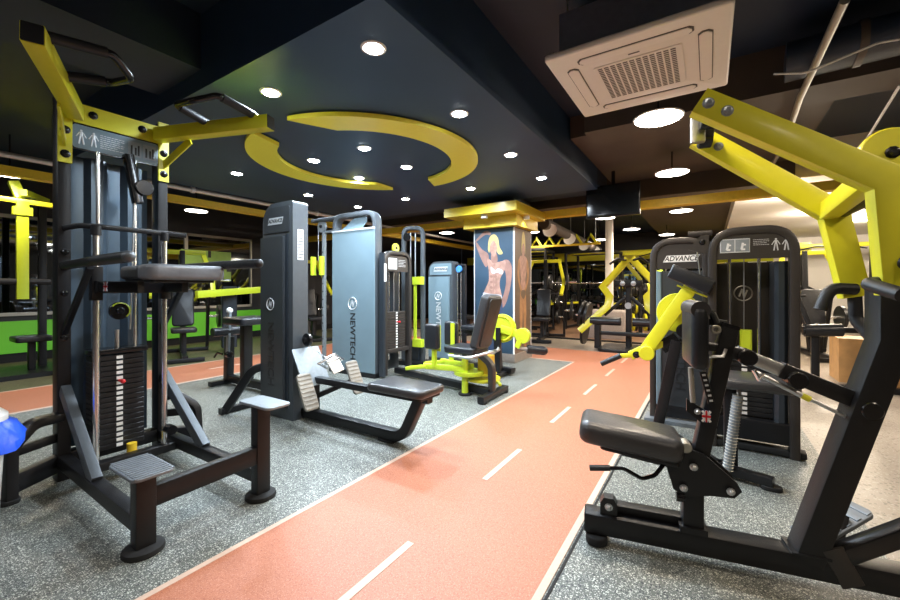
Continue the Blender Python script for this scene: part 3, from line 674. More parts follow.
P('pivot_disc', MB().disc((-2.150, 3.690, .22), Z_, .16, .04), 'lime_green', t)
P('cam_disc', MB().disc((-2.060, 3.840, .14), Z_, .19, .03).disc((-2.060, 3.840, .20), Z_, .15, .02), 'lime', t)
P('pivot_block', MB().box((-2.080, 3.750, .2), (-1.940, 3.890, .40), .01), 'amber', t)
P('rubber_foot', MB().disc((-2.150, 3.610, .012), Z_, .07, .024), 'rubber', t)
P('linkage', MB().bar((-2.060, 3.990, .16), (-1.810, 3.750, .12), .03, .03), 'lime_green', t)

# ================================================================== 5  CABLE COLUMN
t = thing('cable_column', 'black cable pulley column with lime carriages right of the lat pulldown', 'exercise machine', (-3.630, 4.7, 0), world=True)
P('arch_frame', MB().path(fillet([(-3.790, 4.60, 0), (-3.790, 4.60, 2.0), (-3.530, 4.72, 2.0), (-3.530, 4.72, 0)], .10, 8), .06, .09, (.4, -.9, 0), .012), 'frame_grey', t)
for a in (.35, .6): P('guide_rod', MB().tube((-3.790+.26*a, 4.60+.12*a, .1), (-3.790+.26*a, 4.60+.12*a, 1.93), .011), 'steel', t)
P('lime_strap', MB().bar((-3.550, 4.56, .35), (-3.550, 4.56, 1.22), .02, .05, (1, 0, 0)), 'lime_green', t)
for z in (.33, 1.22): P('carriage', MB().box((-3.580, 4.52, z-.05), (-3.410, 4.60, z+.06), .01), 'lime_green', t)
P('foot', MB().box((-3.880, 4.50, 0), (-3.430, 4.82, .06), .01), 'black', t)
P('top_pulley', MB().disc((-3.690, 4.54, 1.86), Y_, .06, .03), 'black_gloss', t)
P('weight_housing', MB().box((-3.770, 4.64, .06), (-3.550, 4.76, .34), .006), 'shroud_dark', t)

# ================================================================== 6  LEG MACHINE with lime disc, and its tower
t = thing('leg_extension_machine', 'leg machine with lime disc and roller arm before the poster column', 'exercise machine', (-2.9, 4.8, 0), world=True)
x0, x1, ya, zt = -3.63, -3.19, 5.0, 1.52
P('tower_frame', MB().prism(rsec(x1-x0, zt, (.03, .14, 0, 0)), (x0, ya+.16, 0), X_, Z_, .16), 'frame_grey', t)
P('top_cover', MB().prism(rsec(.39, .17, (.02, .09, .01, .01)), (x0+.03, ya, zt-.2), X_, Z_, .008), 'shroud_blue', t)
P('side_cover', MB().prism(rsec(.37, 1.22, (.01,)*4), (x0+.02, ya, .07), X_, Z_, .03), 'shroud_blue', t)
np_ = P('name_plate', MB().prism([(0, 0), (.24, 0), (.26, .07), (.02, .07)], (x0+.10, ya-.008, zt-.15), X_, Z_, .003), 'lettering', t)
P('plate_lettering', text_mb('ADVANCE', .05, (x0+.23, ya-.0125, zt-.115), X_, Z_, .0008, 1, .25), 'letter_black', np_)
emblem((x0+.2, ya-.032, 1.0), X_, Z_, .06, 'lettering', t); vtext('NEWTECH', .12, (x0+.2, ya-.0315, .62), (0, 0, -1), (1, 0, 0), 'lettering', t)
for y in (5.04, 5.13): P('stack_rod', MB().tube((x1+.06, y, .1), (x1+.06, y, 1.35), .011), 'chrome', t)
P('rear_post', MB().bar((x1+.14, 5.10, 0), (x1+.14, 5.10, 1.45), .05, .06, (1, 0, 0)), 'black', t)
P('tower_bridge', MB().bar((x1, 5.10, 1.45), (x1+.16, 5.10, 1.45), .05, .05), 'black', t)
P('bridge_pulley', MB().disc((x1+.08, 5.05, 1.40), Y_, .05, .03), 'blue', t)
P('base_beam', MB().bar((-3.1, 4.9, .06), (-2.1, 4.72, .06), .08, .07), 'black', t)
P('front_foot', MB().bar((-2.2, 4.48, .03), (-2.2, 4.95, .03), .07, .05), 'black', t)
P('main_post', MB().bar((-2.28, 4.70, .05), (-2.34, 4.72, .66), .07, .08, (1, 0, 0)), 'black', t)
P('side_post', MB().bar((-2.22, 4.55, .03), (-2.22, 4.55, .62), .05, .06, (1, 0, 0)), 'black', t)
P('seat_beam', MB().bar((-2.9, 4.85, .52), (-2.25, 4.7, .52), .06, .07), 'black', t)
P('seat_pad', MB().pad((-2.66, 4.84, .58), (.40, .36, .06), rc=.04, re=.02), 'vinyl', t)
dc = Vector((-2.20, 4.62, .61))
P('cam_disc', MB().disc(dc, (.15, -1, 0), .18, .03, 32), 'lime_green', t)
P('cam_rim', MB().sweep([dc+Vector((.15*math.cos(a), -.02, .15*math.sin(a))) for a in [2*PI*k/28 for k in range(28)]], circ(.012, 6), up=(0, 1, 0), closed=True), 'lime', t)
P('lever_arm', MB().bar(dc+Vector((0, -.06, .0)), (-1.93, 4.66, .53), .03, .10, r=.01), 'lime_green', t)
P('lever_hub', MB().disc((-1.93, 4.64, .53), Y_, .095, .06), 'lime_green', t)
P('lever_link', MB().bar((-1.95, 4.62, .5), (-2.0, 4.62, .38), .03, .07, (1, 0, 0), .01), 'lime_green', t)
P('ankle_roller', MB().tube((-1.90, 4.70, .36), (-1.72, 4.80, .34), .055, 14).ball((-1.72, 4.80, .34), .052), 'vinyl', t)
P('roller_axle', MB().tube((-2.0, 4.64, .38), (-1.9, 4.70, .36), .02), 'steel', t)
P('grab_handle', MB().pipe(fillet([(-2.45, 4.50, .40), (-2.40, 4.48, .30), (-2.25, 4.48, .30), (-2.20, 4.52, .38)], .05), .013), 'steel', t)

# ================================================================== 7  POSTER COLUMN
x0, x1, ya, yb = -3.12, -2.444, 5.53, 6.20
cl = struct('trim_4', MB().box((x0, ya, 0), (x1, yb, ZC), .004), 'wall_dark'); cl['label'] = 'square column wrapped in fitness posters'
struct('base_stone', MB().box((x0-.02, ya-.02, 0), (x1+.02, yb+.02, .13)), 'stone_trim', cl)
struct('capital', MB().box((x0-.12, ya-.14, 2.04), (x1+.10, yb+.05, 2.22)), 'capital_yellow', cl, 'yellow lower box of the column head')
struct('capital', MB().box((x0-.30, ya-.42, 2.20), (x1+.22, yb+.06, 2.33)), 'capital_yellow', cl, 'yellow upper box of the column head')
def poster(name, label, o, ax, w_, h, m):
    t = thing(name, label, 'poster', o, world=True); o = Vector(o); nz = Vector(ax).cross(Z_)
    P('sheet', MB().prism([(-w_/2, 0), (w_/2, 0), (w_/2, h), (-w_/2, h)], o, ax, Z_, .004), m, t)
    for a in (-w_/2, w_/2): P('edge_trim', MB().bar(o+Vector(ax)*a+nz*.004, o+Vector(ax)*a+nz*.004+Z_*h, .012, .008, nz, .001), 'white', t)
    def shape(nm, pts, mm, lay, smooth=True):
        if smooth:
            q, n = [], len(pts)
            for i in range(n):
                p0, p1, p2, p3 = [Vector((*pts[(i+k) % n], 0)) for k in (-1, 0, 1, 2)]
                for s_ in (0, .25, .5, .75):
                    v = .5*((2*p1)+(p2-p0)*s_+(2*p0-5*p1+4*p2-p3)*s_**2+(3*p1-p0-3*p2+p3)*s_**3); q.append((v.x, v.y))
            pts = q
        # ear clipping is left to Blender: tessellate through a filled polygon
        from mathutils.geometry import tessellate_polygon
        V = [o+Vector(ax)*(a*w_-w_/2)+Z_*(b*h)+nz*(.0045+.0006*lay) for a, b in pts]
        tri = tessellate_polygon([[Vector((a, b, 0)) for a, b in pts]])
        return P(nm, MB().add(V, [tuple(q_) for q_ in tri]), mm, t)
    return t, shape
t, sh = poster('fitness_poster', 'dark blue poster of a blonde fitness model on the column front', ((x0+x1)/2, ya-.001, .13), X_, x1-x0-.01, 1.90, 'poster_blue')
sh('raised_arm', [(.36, .80), (.20, .84), (.06, .90), (.04, .88), (.14, .79), (.28, .70), (.34, .70), (.38, .74)][::-1], 'skin', 1)
sh('upper_arm', [(.05, .905), (.28, .955), (.42, .95), (.42, .975), (.26, .985), (.03, .915)], 'skin', 1)
sh('right_arm', [(.74, .735), (.88, .74), (.96, .68), (.94, .56), (.86, .44), (.76, .37), (.64, .36), (.66, .40), (.76, .47), (.82, .57), (.80, .65)], 'skin', 1)
sh('torso', [(.34, .76), (.45, .745), (.60, .73), (.80, .735), (.78, .66), (.68, .60), (.66, .54), (.70, .48), (.68, .455), (.28, .475), (.30, .52), (.38, .58), (.38, .66)], 'skin_light', 2)
for px_, py_ in ((.50, .62), (.50, .575), (.50, .53)):
    for q in (-1, 1): sh('muscle_shade', [(px_+q*.015, py_), (px_+q*.07, py_+.006), (px_+q*.09, py_-.010), (px_+q*.05, py_-.016), (px_+q*.015, py_-.012)], 'skin', 3)
sh('navel_line', [(.495, .64), (.505, .64), (.512, .50), (.50, .49)], 'skin', 3)
sh('neck', [(.45, .80), (.58, .80), (.60, .73), (.46, .73)], 'skin', 3)
sh('face', [(.40, .86), (.44, .80), (.52, .775), (.57, .80), (.60, .86), (.50, .92)], 'skin_light', 4)
sh('hair', [(.36, .84), (.40, .93), (.52, .955), (.62, .92), (.66, .85), (.74, .80), (.66, .79), (.60, .81), (.585, .87), (.50, .905), (.42, .87), (.40, .81)], 'hair', 5)
sh('bikini_top', [(.44, .695), (.55, .665), (.62, .68), (.74, .66), (.72, .63), (.60, .645), (.50, .635), (.44, .655)], 'cloth_white', 4)
sh('shorts', [(.24, .485), (.40, .475), (.69, .465), (.70, .43), (.50, .425), (.26, .45)], 'cloth_white', 4)
sh('hips', [(.26, .455), (.45, .43), (.69, .435), (.74, .30), (.72, .02), (.30, .02), (.24, .28)], 'jeans', 3)
t, sh = poster('fitness_poster', 'brown poster of a standing fitness model on the column side', (x1+.001, (ya+yb)/2, .13), Y_, yb-ya-.01, 1.90, 'poster_tan')
sh('torso', [(.28, .76), (.40, .785), (.60, .785), (.74, .76), (.70, .66), (.64, .60), (.66, .52), (.60, .47), (.42, .47), (.34, .52), (.38, .60), (.32, .66)], 'skin_light', 2)
sh('left_arm', [(.28, .76), (.20, .72), (.16, .62), (.30, .52), (.44, .47), (.46, .50), (.34, .55), (.27, .63), (.32, .70)], 'skin_tan', 3)
sh('right_arm', [(.74, .76), (.82, .72), (.86, .62), (.72, .52), (.56, .47), (.54, .50), (.68, .55), (.75, .63), (.70, .70)], 'skin_tan', 3)
sh('left_leg', [(.34, .50), (.50, .48), (.48, .30), (.42, .10), (.42, .04), (.32, .04), (.34, .14), (.30, .30)], 'skin_tan', 1)
sh('right_leg', [(.52, .48), (.66, .50), (.70, .30), (.66, .14), (.70, .04), (.58, .04), (.58, .12), (.52, .30)], 'skin_tan', 1)
sh('shorts', [(.40, .50), (.62, .50), (.64, .46), (.52, .43), (.38, .46)], 'poster_tan', 4)
sh('head', [(.44, .80), (.42, .86), (.46, .91), (.56, .91), (.60, .86), (.58, .80), (.51, .775)], 'skin_light', 4)
sh('hair', [(.40, .80), (.40, .88), (.44, .96), (.52, .985), (.60, .95), (.63, .88), (.62, .80), (.585, .86), (.51, .89), (.44, .86)], 'hair', 5)
for i, (xx, yy) in enumerate((((x0+x1)/2, ya-.30), (x1+.14, (ya+yb)/2-.2))):
    s = thing('poster_spotlight', ['small spotlight shining on the blue poster', 'small spotlight shining on the brown poster'][i], 'spotlight', (xx, yy, 2.20 if i == 0 else 2.20))
    P('housing', MB().lathe([(.045, -.05), (.05, -.05), (.05, 0)], (0, 0, 0)), 'white', s); P('lens', MB().lathe([(.0001, -.045), (.045, -.045)], (0, 0, 0)), 'lens', s)
    lamp('spot_lamp', (0, 0, -.08), 4, COOL, s, .03, 140)

# ================================================================== 8  CURL MACHINE with wide double tower (right)
t = thing('arm_curl_machine', 'arm curl machine with wide dark double tower and yellow lever right of track', 'exercise machine', (.1, 3.5, 0), world=True)
ZT = 1.535
# left side panel, set back
P('panel_frame', MB().path(fillet([(-.40, 3.83, 0), (-.40, 3.83, ZT-.025), (-.02, 3.83, ZT-.025), (-.02, 3.83, 0)], .15, 8), .05, .08, (0, 1, 0), .008), 'frame_brown', t)
P('side_cover', MB().box((-.375, 3.80, .14), (-.03, 3.86, 1.26), .01), 'shroud', t, 'dark grey side cover')
P('cover_edge', MB().box((-.375, 3.785, .14), (-.335, 3.80, 1.26), .01), 'shroud_blue', t)
P('head_panel', MB().prism(rsec(.345, .21, (.01, .12, .005, .005)), (-.375, 3.815, 1.28), X_, Z_, .012), 'frame_brown', t)
np_ = P('name_plate', MB().prism([(0, 0), (.24, 0), (.262, .055), (.028, .055)], (-.325, 3.803, 1.335), X_, Z_, .003), 'white', t)
P('plate_lettering', text_mb('ADVANCE', .058, (-.195, 3.7995, 1.362), X_, Z_, .0008, .88, .25), 'letter_black', np_)
vtext('NEWTECH', .10, (-.20, 3.7985, .52), (0, 0, -1), (1, 0, 0), 'letter_black', t)
P('lower_rail', MB().bar((-.42, 3.83, .09), (0, 3.83, .09), .06, .10), 'black', t)
P('base_plate', MB().box((-.46, 3.72, 0), (.02, 3.92, .03), .005), 'step', t)
# right weight box
x0, x1, ya, yb = 0., .49, 3.40, 3.78
P('box_frame', MB().path(fillet([(x0+.02, ya+.04, 0), (x0+.02, ya+.04, ZT-.02), (x1-.02, ya+.04, ZT-.02), (x1-.02, ya+.04, 0)], .16, 10), .055, .09, (0, 1, 0), .010), 'frame_brown', t)
P('header', MB().prism(rsec(.43, .17, (.13, .01, .005, .005)), (x0+.035, ya+.02, ZT-.215), X_, Z_, .015), 'frame_brown', t)
hz = ya+.0045
pp = P('photo_print', MB().box((x0+.065, ya, ZT-.17), (x0+.235, ya+.006, ZT-.075), .002), 'lettering', t, 'white framed pair of exercise photos')
for k in (0, 1):
    P('photo', MB().box((x0+.071+.083*k, ya-.002, ZT-.164), (x0+.147+.083*k, ya, ZT-.081), .001), 'zinc', pp)
    for a, b, w_ in (((.02, -.15), (.028, -.105), .014), ((.028, -.12), (.044, -.118), .010), ((.018, -.15), (.04, -.15), .012)):
        P('photo_figure', MB().bar((x0+.085+.083*k+a[0], ya-.003, ZT+a[1]), (x0+.085+.083*k+b[0], ya-.003, ZT+b[1]), w_, .001, Y_, .0002), 'white', pp)
textlines((x0+.295, ya+.0035, ZT-.105), X_, Z_, .085, .035, 4, 'lettering', t)
figures((x0+.40, ya+.0035, ZT-.125), X_, Z_, .08, 'lettering', t)
P('side_cover', MB().box((x1-.12, ya+.03, .12), (x1-.05, yb, 1.30), .02), 'shroud_dark', t)
P('back_cover', MB().box((x0+.05, yb-.06, .12), (x1-.05, yb-.03, 1.31), .003), 'frame_brown', t)
P('side_cover', MB().box((x0, ya+.08, .12), (x0+.03, yb, 1.40), .01), 'frame_brown', t)
for x in (.125, .295): P('stack_rod', MB().tube((x, 3.55, .25), (x, 3.55, 1.34), .011), 'chrome', t)
P('cable', MB().tube((.21, 3.55, .70), (.21, 3.55, 1.34), .004, 6), 'steel', t)
stack(t, .21, 3.56, .33, .11, .22, 11, .034, 'plate', (0, -1))
P('stack_collar', MB().box((.185, 3.52, .63), (.255, 3.60, .82), .01), 'lime_green', t)
emblem((.215, yb-.062, 1.08), X_, Z_, .055, 'alu', t, 'emblem')
P('rod_sleeve', MB().tube((.125, 3.55, .60), (.125, 3.55, .63), .018), 'red', t)
P('box_sill', MB().bar((x0, ya+.05, .15), (x1, ya+.05, .15), .08, .14), 'black', t)
P('floor_rail', MB().bar((x0, ya+.05, .03), (x1+.04, ya+.05, .03), .09, .04), 'rubber', t)
P('light_bar', MB().box((x0+.04, yb-.10, 1.315), (x1-.10, yb-.07, 1.335), .002), 'lime', t)
# top bracket between the towers
P('bracket', MB().prism([(0, 0), (.13, -.04), (.13, .11), (.09, .11)], (-.13, 3.42, 1.40), X_, Z_, .012), 'frame_brown', t)
P('bracket_bolt', MB().bolt((-.04, 3.405, 1.45), (0, -1, 0), .014), 'black_gloss', t)
P('cable', MB().tube((-.075, 3.42, 1.40), (-.055, 3.44, 1.22), .004, 6), 'steel', t)
P('bridge', MB().bar((-.13, 3.43, 1.515), (.02, 3.43, 1.515), .05, .035), 'frame_brown', t)
# lever with arm pad
a0, a1 = Vector((-.115, 3.45, 1.12)), Vector((-.41, 3.45, .64))
P('lever', MB().bar(a0, a1, .05, .095, (1, 0, 0), .006), 'lime', t)
P('pad_flange', MB().bar((-.20, 3.45, 1.14), (-.01, 3.45, 1.055), .06, .012, (0, 0, 1), .002), 'lime', t)
P('arm_pad', MB().pad((-.11, 3.45, 1.185), (.29, .22, .105), axes((.86, 0, -.42), (0, 1, 0)), .012, .008), 'vinyl', t, 'black block shaped arm pad')
P('lever_knee', MB().bar(a1+Vector((.02, -.01, .02)), (-.52, 3.44, .585), .06, .07, r=.01), 'lime', t)
P('lever_disc', MB().disc((-.40, 3.40, .62), (0, 1, 0), .055, .05), 'lime', t)
P('lever_bolt', MB().bolt((-.475, 3.405, .60), (0, -1, 0), .018), 'black_gloss', t)
P('lever_ear', MB().bar((-.40, 3.47, .64), (-.28, 3.50, .70), .05, .05), 'lime', t)
P('lever_handle', MB().bar((-.50, 3.44, .59), (-.60, 3.43, .575), .03, .035, r=.01), 'lime', t)
P('handle_grip', MB().tube((-.59, 3.43, .58), (-.74, 3.42, .50), .021, 12), 'grip', t)
P('cam_disc', MB().disc((-.20, 3.56, .93), Y_, .15, .03, 32), 'lime', t)
P('cam_hub', MB().disc((-.22, 3.53, .93), Y_, .04, .08), 'steel', t)
P('pivot_bearing', MB().disc((-.16, 3.50, .80), Y_, .05, .08), 'black_gloss', t)
P('pivot_block', MB().bar((-.31, 3.5, .66), (-.20, 3.5, .74), .06, .10), 'black_gloss', t)
P('slanted_post', MB().bar((-.205, 3.47, .72), (-.335, 3.47, .03), .06, .075, (1, 0, 0)), 'black', t)
P('post_brace', MB().bar((-.21, 3.52, .70), (-.02, 3.75, .70), .05, .06), 'black', t)
P('floor_beam', MB().bar((-.35, 3.47, .05), (.05, 2.88, .05), .07, .06), 'black', t)
P('foot_bar', MB().bar((-.06, 2.93, .045), (.30, 2.83, .045), .06, .05), 'black', t)
P('rubber_foot', MB().pad((.29, 2.835, .012), (.10, .07, .024), rc=.03, re=.006), 'rubber', t)
P('seat_column', MB().bar((.11, 2.95, .05), (.11, 2.95, .53), .07, .07, (1, 0, 0)), 'black', t)
P('column_foot', MB().bar((.05, 2.88, .05), (.12, 2.97, .05), .06, .06), 'black', t)
P('seat_pad', MB().pad((.22, 2.97, .565), (.42, .34, .06), rc=.10, re=.02), 'vinyl_sheen', t)
st = P('seat_strut', MB().sweep([(.141, 2.85, .50), (.092, 2.85, .06)], circ(.026, 12)), 'zinc', t, 'pale ribbed seat strut')
rb = MB()
for k in range(26):
    f = k/25; rb.lathe([(.024, -.004), (.030, 0), (.024, .004)], (.141-.049*f, 2.85, .50-.44*f), (.049, 0, .44), 10)
P('strut_ribs', rb, 'alu', st)['kind'] = 'stuff'
P('strut_pin', MB().tube((.141, 2.85, .50), (.146, 2.87, .55), .01), 'steel', t)

# ================================================================== 9  SEATED ROW LEVER MACHINE (right foreground)
t = thing('lever_row_machine', 'big black lever row machine with twin yellow overhead arms at the right', 'exercise machine', (-.417, 1.86, 0), math.radians(11.6))
P('base_beam', MB().bar((-.05, 0, .085), (1.35, 0, .085), .095, .085, r=.008), 'black', t)
P('beam_end_cap', MB().bar((-.056, 0, .085), (-.048, 0, .085), .09, .08, r=.008), 'black_gloss', t)
P('rubber_foot', MB().pad((-.005, 0, .02), (.09, .15, .04), rc=.04, re=.01), 'rubber', t)
P('rubber_foot', MB().pad((1.25, 0, .02), (.10, .17, .04), rc=.045, re=.01), 'rubber', t)
P('cross_foot', MB().bar((1.25, -.35, .04), (1.25, .35, .04), .08, .06), 'black', t)
lg = P('pivot_lug', MB().prism([(-.035, 0), (.035, 0), (.035, .05), (.02, .075), (-.02, .075), (-.035, .05)], (.045, -.03, .127), X_, Z_, -.05), 'black', t)
P('lug_bolt', MB().bolt((.045, -.03, .165), (0, -1, 0), .011), 'steel', lg)
P('slide_bar', MB().bar((.06, .03, .145), (.36, .03, .145), .06, .035), 'black', t)
P('seat_post', MB().bar((.365, .0, .12), (.365, .0, .44), .075, .075, (1, 0, 0)), 'black', t)
P('post_collar', MB().bar((.365, 0, .125), (.365, 0, .15), .10, .10, (1, 0, 0)), 'black', t)
P('locking_knob', MB().tube((.30, -.05, .27), (.33, -.05, .27), .018, 12), 'black_gloss', t)
pts = [(.25, .45), (.33, .475), (.40, .455), (.51, .36), (.525, .33), (.50, .30), (.42, .295), (.33, .275), (.29, .30)]
for v in (-.052, .04):
    bp_ = P('bracket_plate', MB().prism(pts, (0, v, 0), X_, Z_, -.012), 'black', t)
    for a, b in ((.36, .405), (.325, .315), (.485, .33)): P('bracket_bolt', MB().bolt((a, v-.012 if v < 0 else v, b), (0, -1, 0), .010), 'steel', bp_) if v < 0 else None
P('chest_post', MB().bar((.375, 0, .34), (.495, 0, .965), .06, .06, (1, 0, 0)), 'black', t)
P('post_cap', MB().bar((.494, 0, .962), (.498, 0, .975), .062, .064, (1, 0, 0)), 'black_gloss', t)
P('chest_pad', MB().pad((.375, .0, .925), (.062, .24, .25), rc=.025, re=.024), 'vinyl', t)
P('pad_roll', MB().tube((.375, -.115, 1.035), (.375, .115, 1.035), .034, 14), 'vinyl_sheen', t)
P('pad_bracket', MB().bar((.40, 0, .88), (.47, 0, .88), .05, .03), 'black', t)
P('pad_bracket', MB().bar((.40, 0, .985), (.485, 0, .975), .03, .03), 'black', t)
P('pad_elbow', MB().pipe(fillet([(.40, -.03, 1.03), (.43, -.03, 1.02), (.445, -.03, .98)], .02), .014), 'grip', t)
P('adjust_ring', MB().sweep([(.44+.014*math.cos(a), -.045, .955+.014*math.sin(a)) for a in [2*PI*k/14 for k in range(14)]], circ(.005, 6), up=(0, 1, 0), closed=True), 'alu', t, 'brass adjuster ring')
P('pad_hoop', MB().pipe([(.41, -.04, .845), (.465, -.04, .85), (.475, -.04, .88)], .006, 6), 'steel', t)
P('adjust_strip', MB().bar((.395, -.045, .785), (.425, -.045, .66), .025, .006, (0, 1, 0)), 'black', t)
for k in range(6): P('strip_window', MB().bar((.397+.005*k, -.05, .776-.02*k), (.3985+.005*k, -.05, .769-.02*k), .012, .002, (0, 1, 0), .0005), 'lettering', t)
P('pad_tube', MB().tube((.352, -.05, .80), (.36, -.05, .66), .010), 'alu', t)
P('lower_bracket', MB().prism([(-.03, .05), (.05, 0), (.08, -.06), (.03, -.05), (-.03, 0)], (.37, -.04, .62), X_, Z_, -.012), 'black', t)
P('bracket_bolt', MB().bolt((.375, -.052, .625), (0, -1, 0), .008), 'steel', t)
flag_sticker((.405, -.056, .61), X_, Z_, .03, .045, t)
P('seat_pad', MB().pad((.125, 0, .485), (.40, .25, .095), axes((1, 0, -.11), (0, 1, 0)), .045, .032), 'vinyl_sheen', t, 'black vinyl seat pad')
P('seat_board', MB().pad((.16, 0, .43), (.30, .20, .02), axes((1, 0, -.11), (0, 1, 0)), .02, .004), 'black', t)
P('seat_bracket', MB().bar((.10, 0, .415), (.34, 0, .385), .06, .04), 'black', t)
P('seat_hinge', MB().disc((.335, -.03, .475), Y_, .022, .06), 'alu', t)
P('adjust_lever', MB().pipe(fillet([(.03, -.13, .375), (.10, -.13, .385), (.17, -.11, .345), (.22, -.08, .355), (.26, -.05, .40)], .04), .008, 8), 'black_gloss', t)
P('lever_sleeve', MB().tube((-.03, -.13, .366), (.05, -.13, .378), .012, 10), 'grip', t)
# linkage
P('link_bar', MB().bar((.52, 0, .865), (.68, 0, .795), .035, .05), 'steel', t, 'bare steel link bar')
P('link_bar', MB().bar((.66, 0, .805), (.93, 0, .69), .05, .06), 'black', t)
for a, b in ((.545, .85), (.70, .775), (.91, .685)): P('link_pivot', MB().disc((a, -.02, b), Y_, .032, .07), 'black_gloss', t)
P('link_bracket', MB().bar((.48, 0, .87), (.55, 0, .85), .06, .05), 'black', t)
P('gas_spring', MB().tube((.58, -.02, .79), (.72, -.02, .715), .010).tube((.70, -.02, .727), (.85, -.02, .65), .007), 'steel', t)
P('spring_label', MB().tube((.72, -.02, .716), (.745, -.02, .703), .0115), 'lime', t)
P('spring_clip', MB().pipe([(.57, -.025, .80), (.585, -.025, .77), (.60, -.025, .79)], .007, 8), 'chrome', t)
# main upright
P('upright', MB().path([(.735, 0, .10), (.975, 0, .93), (.975, 0, 1.13)], .09, .10, (0, 1, 0), .008), 'black', t)
P('weld_plate', MB().box((.68, -.055, .127), (.80, .055, .135), .004), 'black', t)
P('foot_support', MB().bar((.80, 0, .10), (.87, .10, .24), .05, .07, (1, 0, 0)), 'black', t)
ribbed(t, 'foot_plate', (.855, .10, .20), axes((.75, .35, .42), (-.4, 1, 0)), .27, .13, .016, 6, 'step')
P('rear_tube', MB().bar((.83, -.02, .14), (1.20, -.02, .40), .06, .06), 'black_gloss', t)
P('rear_plate', MB().bar((.80, -.045, .17), (.86, -.045, .05), .07, .012, (0, 1, 0)), 'frame_brown', t)
# yellow lever arms
arms = {-1: [(.345, -.23, 1.79), (.86, -.23, 1.455), (.885, -.23, 1.10)], 1: [(.425, .23, 1.815), (.915, .23, 1.435), (.985, .23, 1.085)]}
for s, pts in arms.items():
    P('swing_arm', MB().path(pts, .092, .055, (0, 1, 0), .004), 'lime', t)
    for f in (.05, .16):
        p = Vector(pts[0]).lerp(Vector(pts[1]), f); P('arm_bolt', MB().bolt((p.x, p.y-.0275, p.z), (0, -1, 0), .013), 'zinc', t)
P('arm_crossbar', MB().bar((.83, -.20, 1.475), (.895, .21, 1.44), .06, .07), 'lime', t)
P('rear_boom', MB().bar((.92, 0, 1.45), (1.62, 0, 1.58), .07, .08), 'black', t)
P('rear_tower', MB().bar((1.62, 0, 0), (1.62, 0, 1.62), .10, .10, (1, 0, 0)), 'black', t)
P('rear_base', MB().bar((1.3, 0, .085), (1.62, 0, .085), .095, .085), 'black', t)
P('pivot_shaft', MB().tube((.90, -.22, 1.455), (.94, .22, 1.44), .03, 14), 'black', t)
P('pulley_guard', MB().disc((.93, -.10, 1.575), Y_, .085, .03, 32), 'lime', t)
P('pulley_bolt', MB().bolt((.93, -.115, 1.575), (0, -1, 0), .014), 'black_gloss', t)
P('tip_hub', MB().bar((.39, -.19, 1.80), (.45, .19, 1.785), .055, .05), 'black', t)
P('tip_joint', MB().disc((.40, -.10, 1.775), X_, .04, .05), 'black_gloss', t); P('tip_joint', MB().disc((.435, .12, 1.77), X_, .04, .05), 'black_gloss', t)
P('tip_link', MB().bar((.375, -.06, 1.80), (.375, -.06, 1.70), .03, .05, (1, 0, 0)), 'steel', t)
P('handle', MB().pipe(fillet([(.975, .20, 1.115), (.885, .18, 1.12), (.855, .18, 1.03)], .05), .023, 12), 'grip', t)
P('handle', MB().pipe(fillet([(.985, .23, 1.10), (.99, .23, .99), (1.03, .15, .885)], .05), .023, 12), 'grip', t)
P('handle', MB().pipe(fillet([(.885, -.23, 1.135), (.805, -.235, 1.135), (.83, -.36, 1.10)], .025), .021, 12), 'grip', t)
P('handle', MB().pipe([(.885, -.26, 1.20), (.92, -.36, 1.17)], .022, 12), 'grip', t)

# ================================================================== 10  LITTER BIN
t = thing('litter_bin', 'white litter bin with a blue plastic bag at the left edge', 'bin', (-2.965, .332, 0))
P('body', MB().lathe([(.115, 0), (.12, .01), (.14, .44), (.14, .46), (.13, .46)], (0, 0, 0), n=28), 'bin', t)
P('lid', MB().lathe([(.14, .45), (.15, .46), (.15, .50), (.11, .54), (.0001, .545)], (0, 0, 0), n=28), 'white', t)
bv, bf, nb_ = [], [], 40
for k, (r, z) in enumerate(((.152, .475), (.172, .455), (.205, .40), (.20, .345), (.165, .335), (.145, .36))):
    for q in range(nb_):
        a = 2*PI*q/nb_; w1 = .012*math.sin(5*a+k)+.007*math.sin(11*a+2*k); bv.append(((r+w1*(k > 0))*math.cos(a), (r+w1*(k > 0))*math.sin(a), z+.014*math.sin(3*a+k)*(k > 1)))
    if k: bf += [((k-1)*nb_+q, (k-1)*nb_+(q+1) % nb_, k*nb_+(q+1) % nb_, k*nb_+q) for q in range(nb_)]
P('bag', MB().add(bv, bf), 'blue_bag', t, 'blue plastic bag folded over the rim')

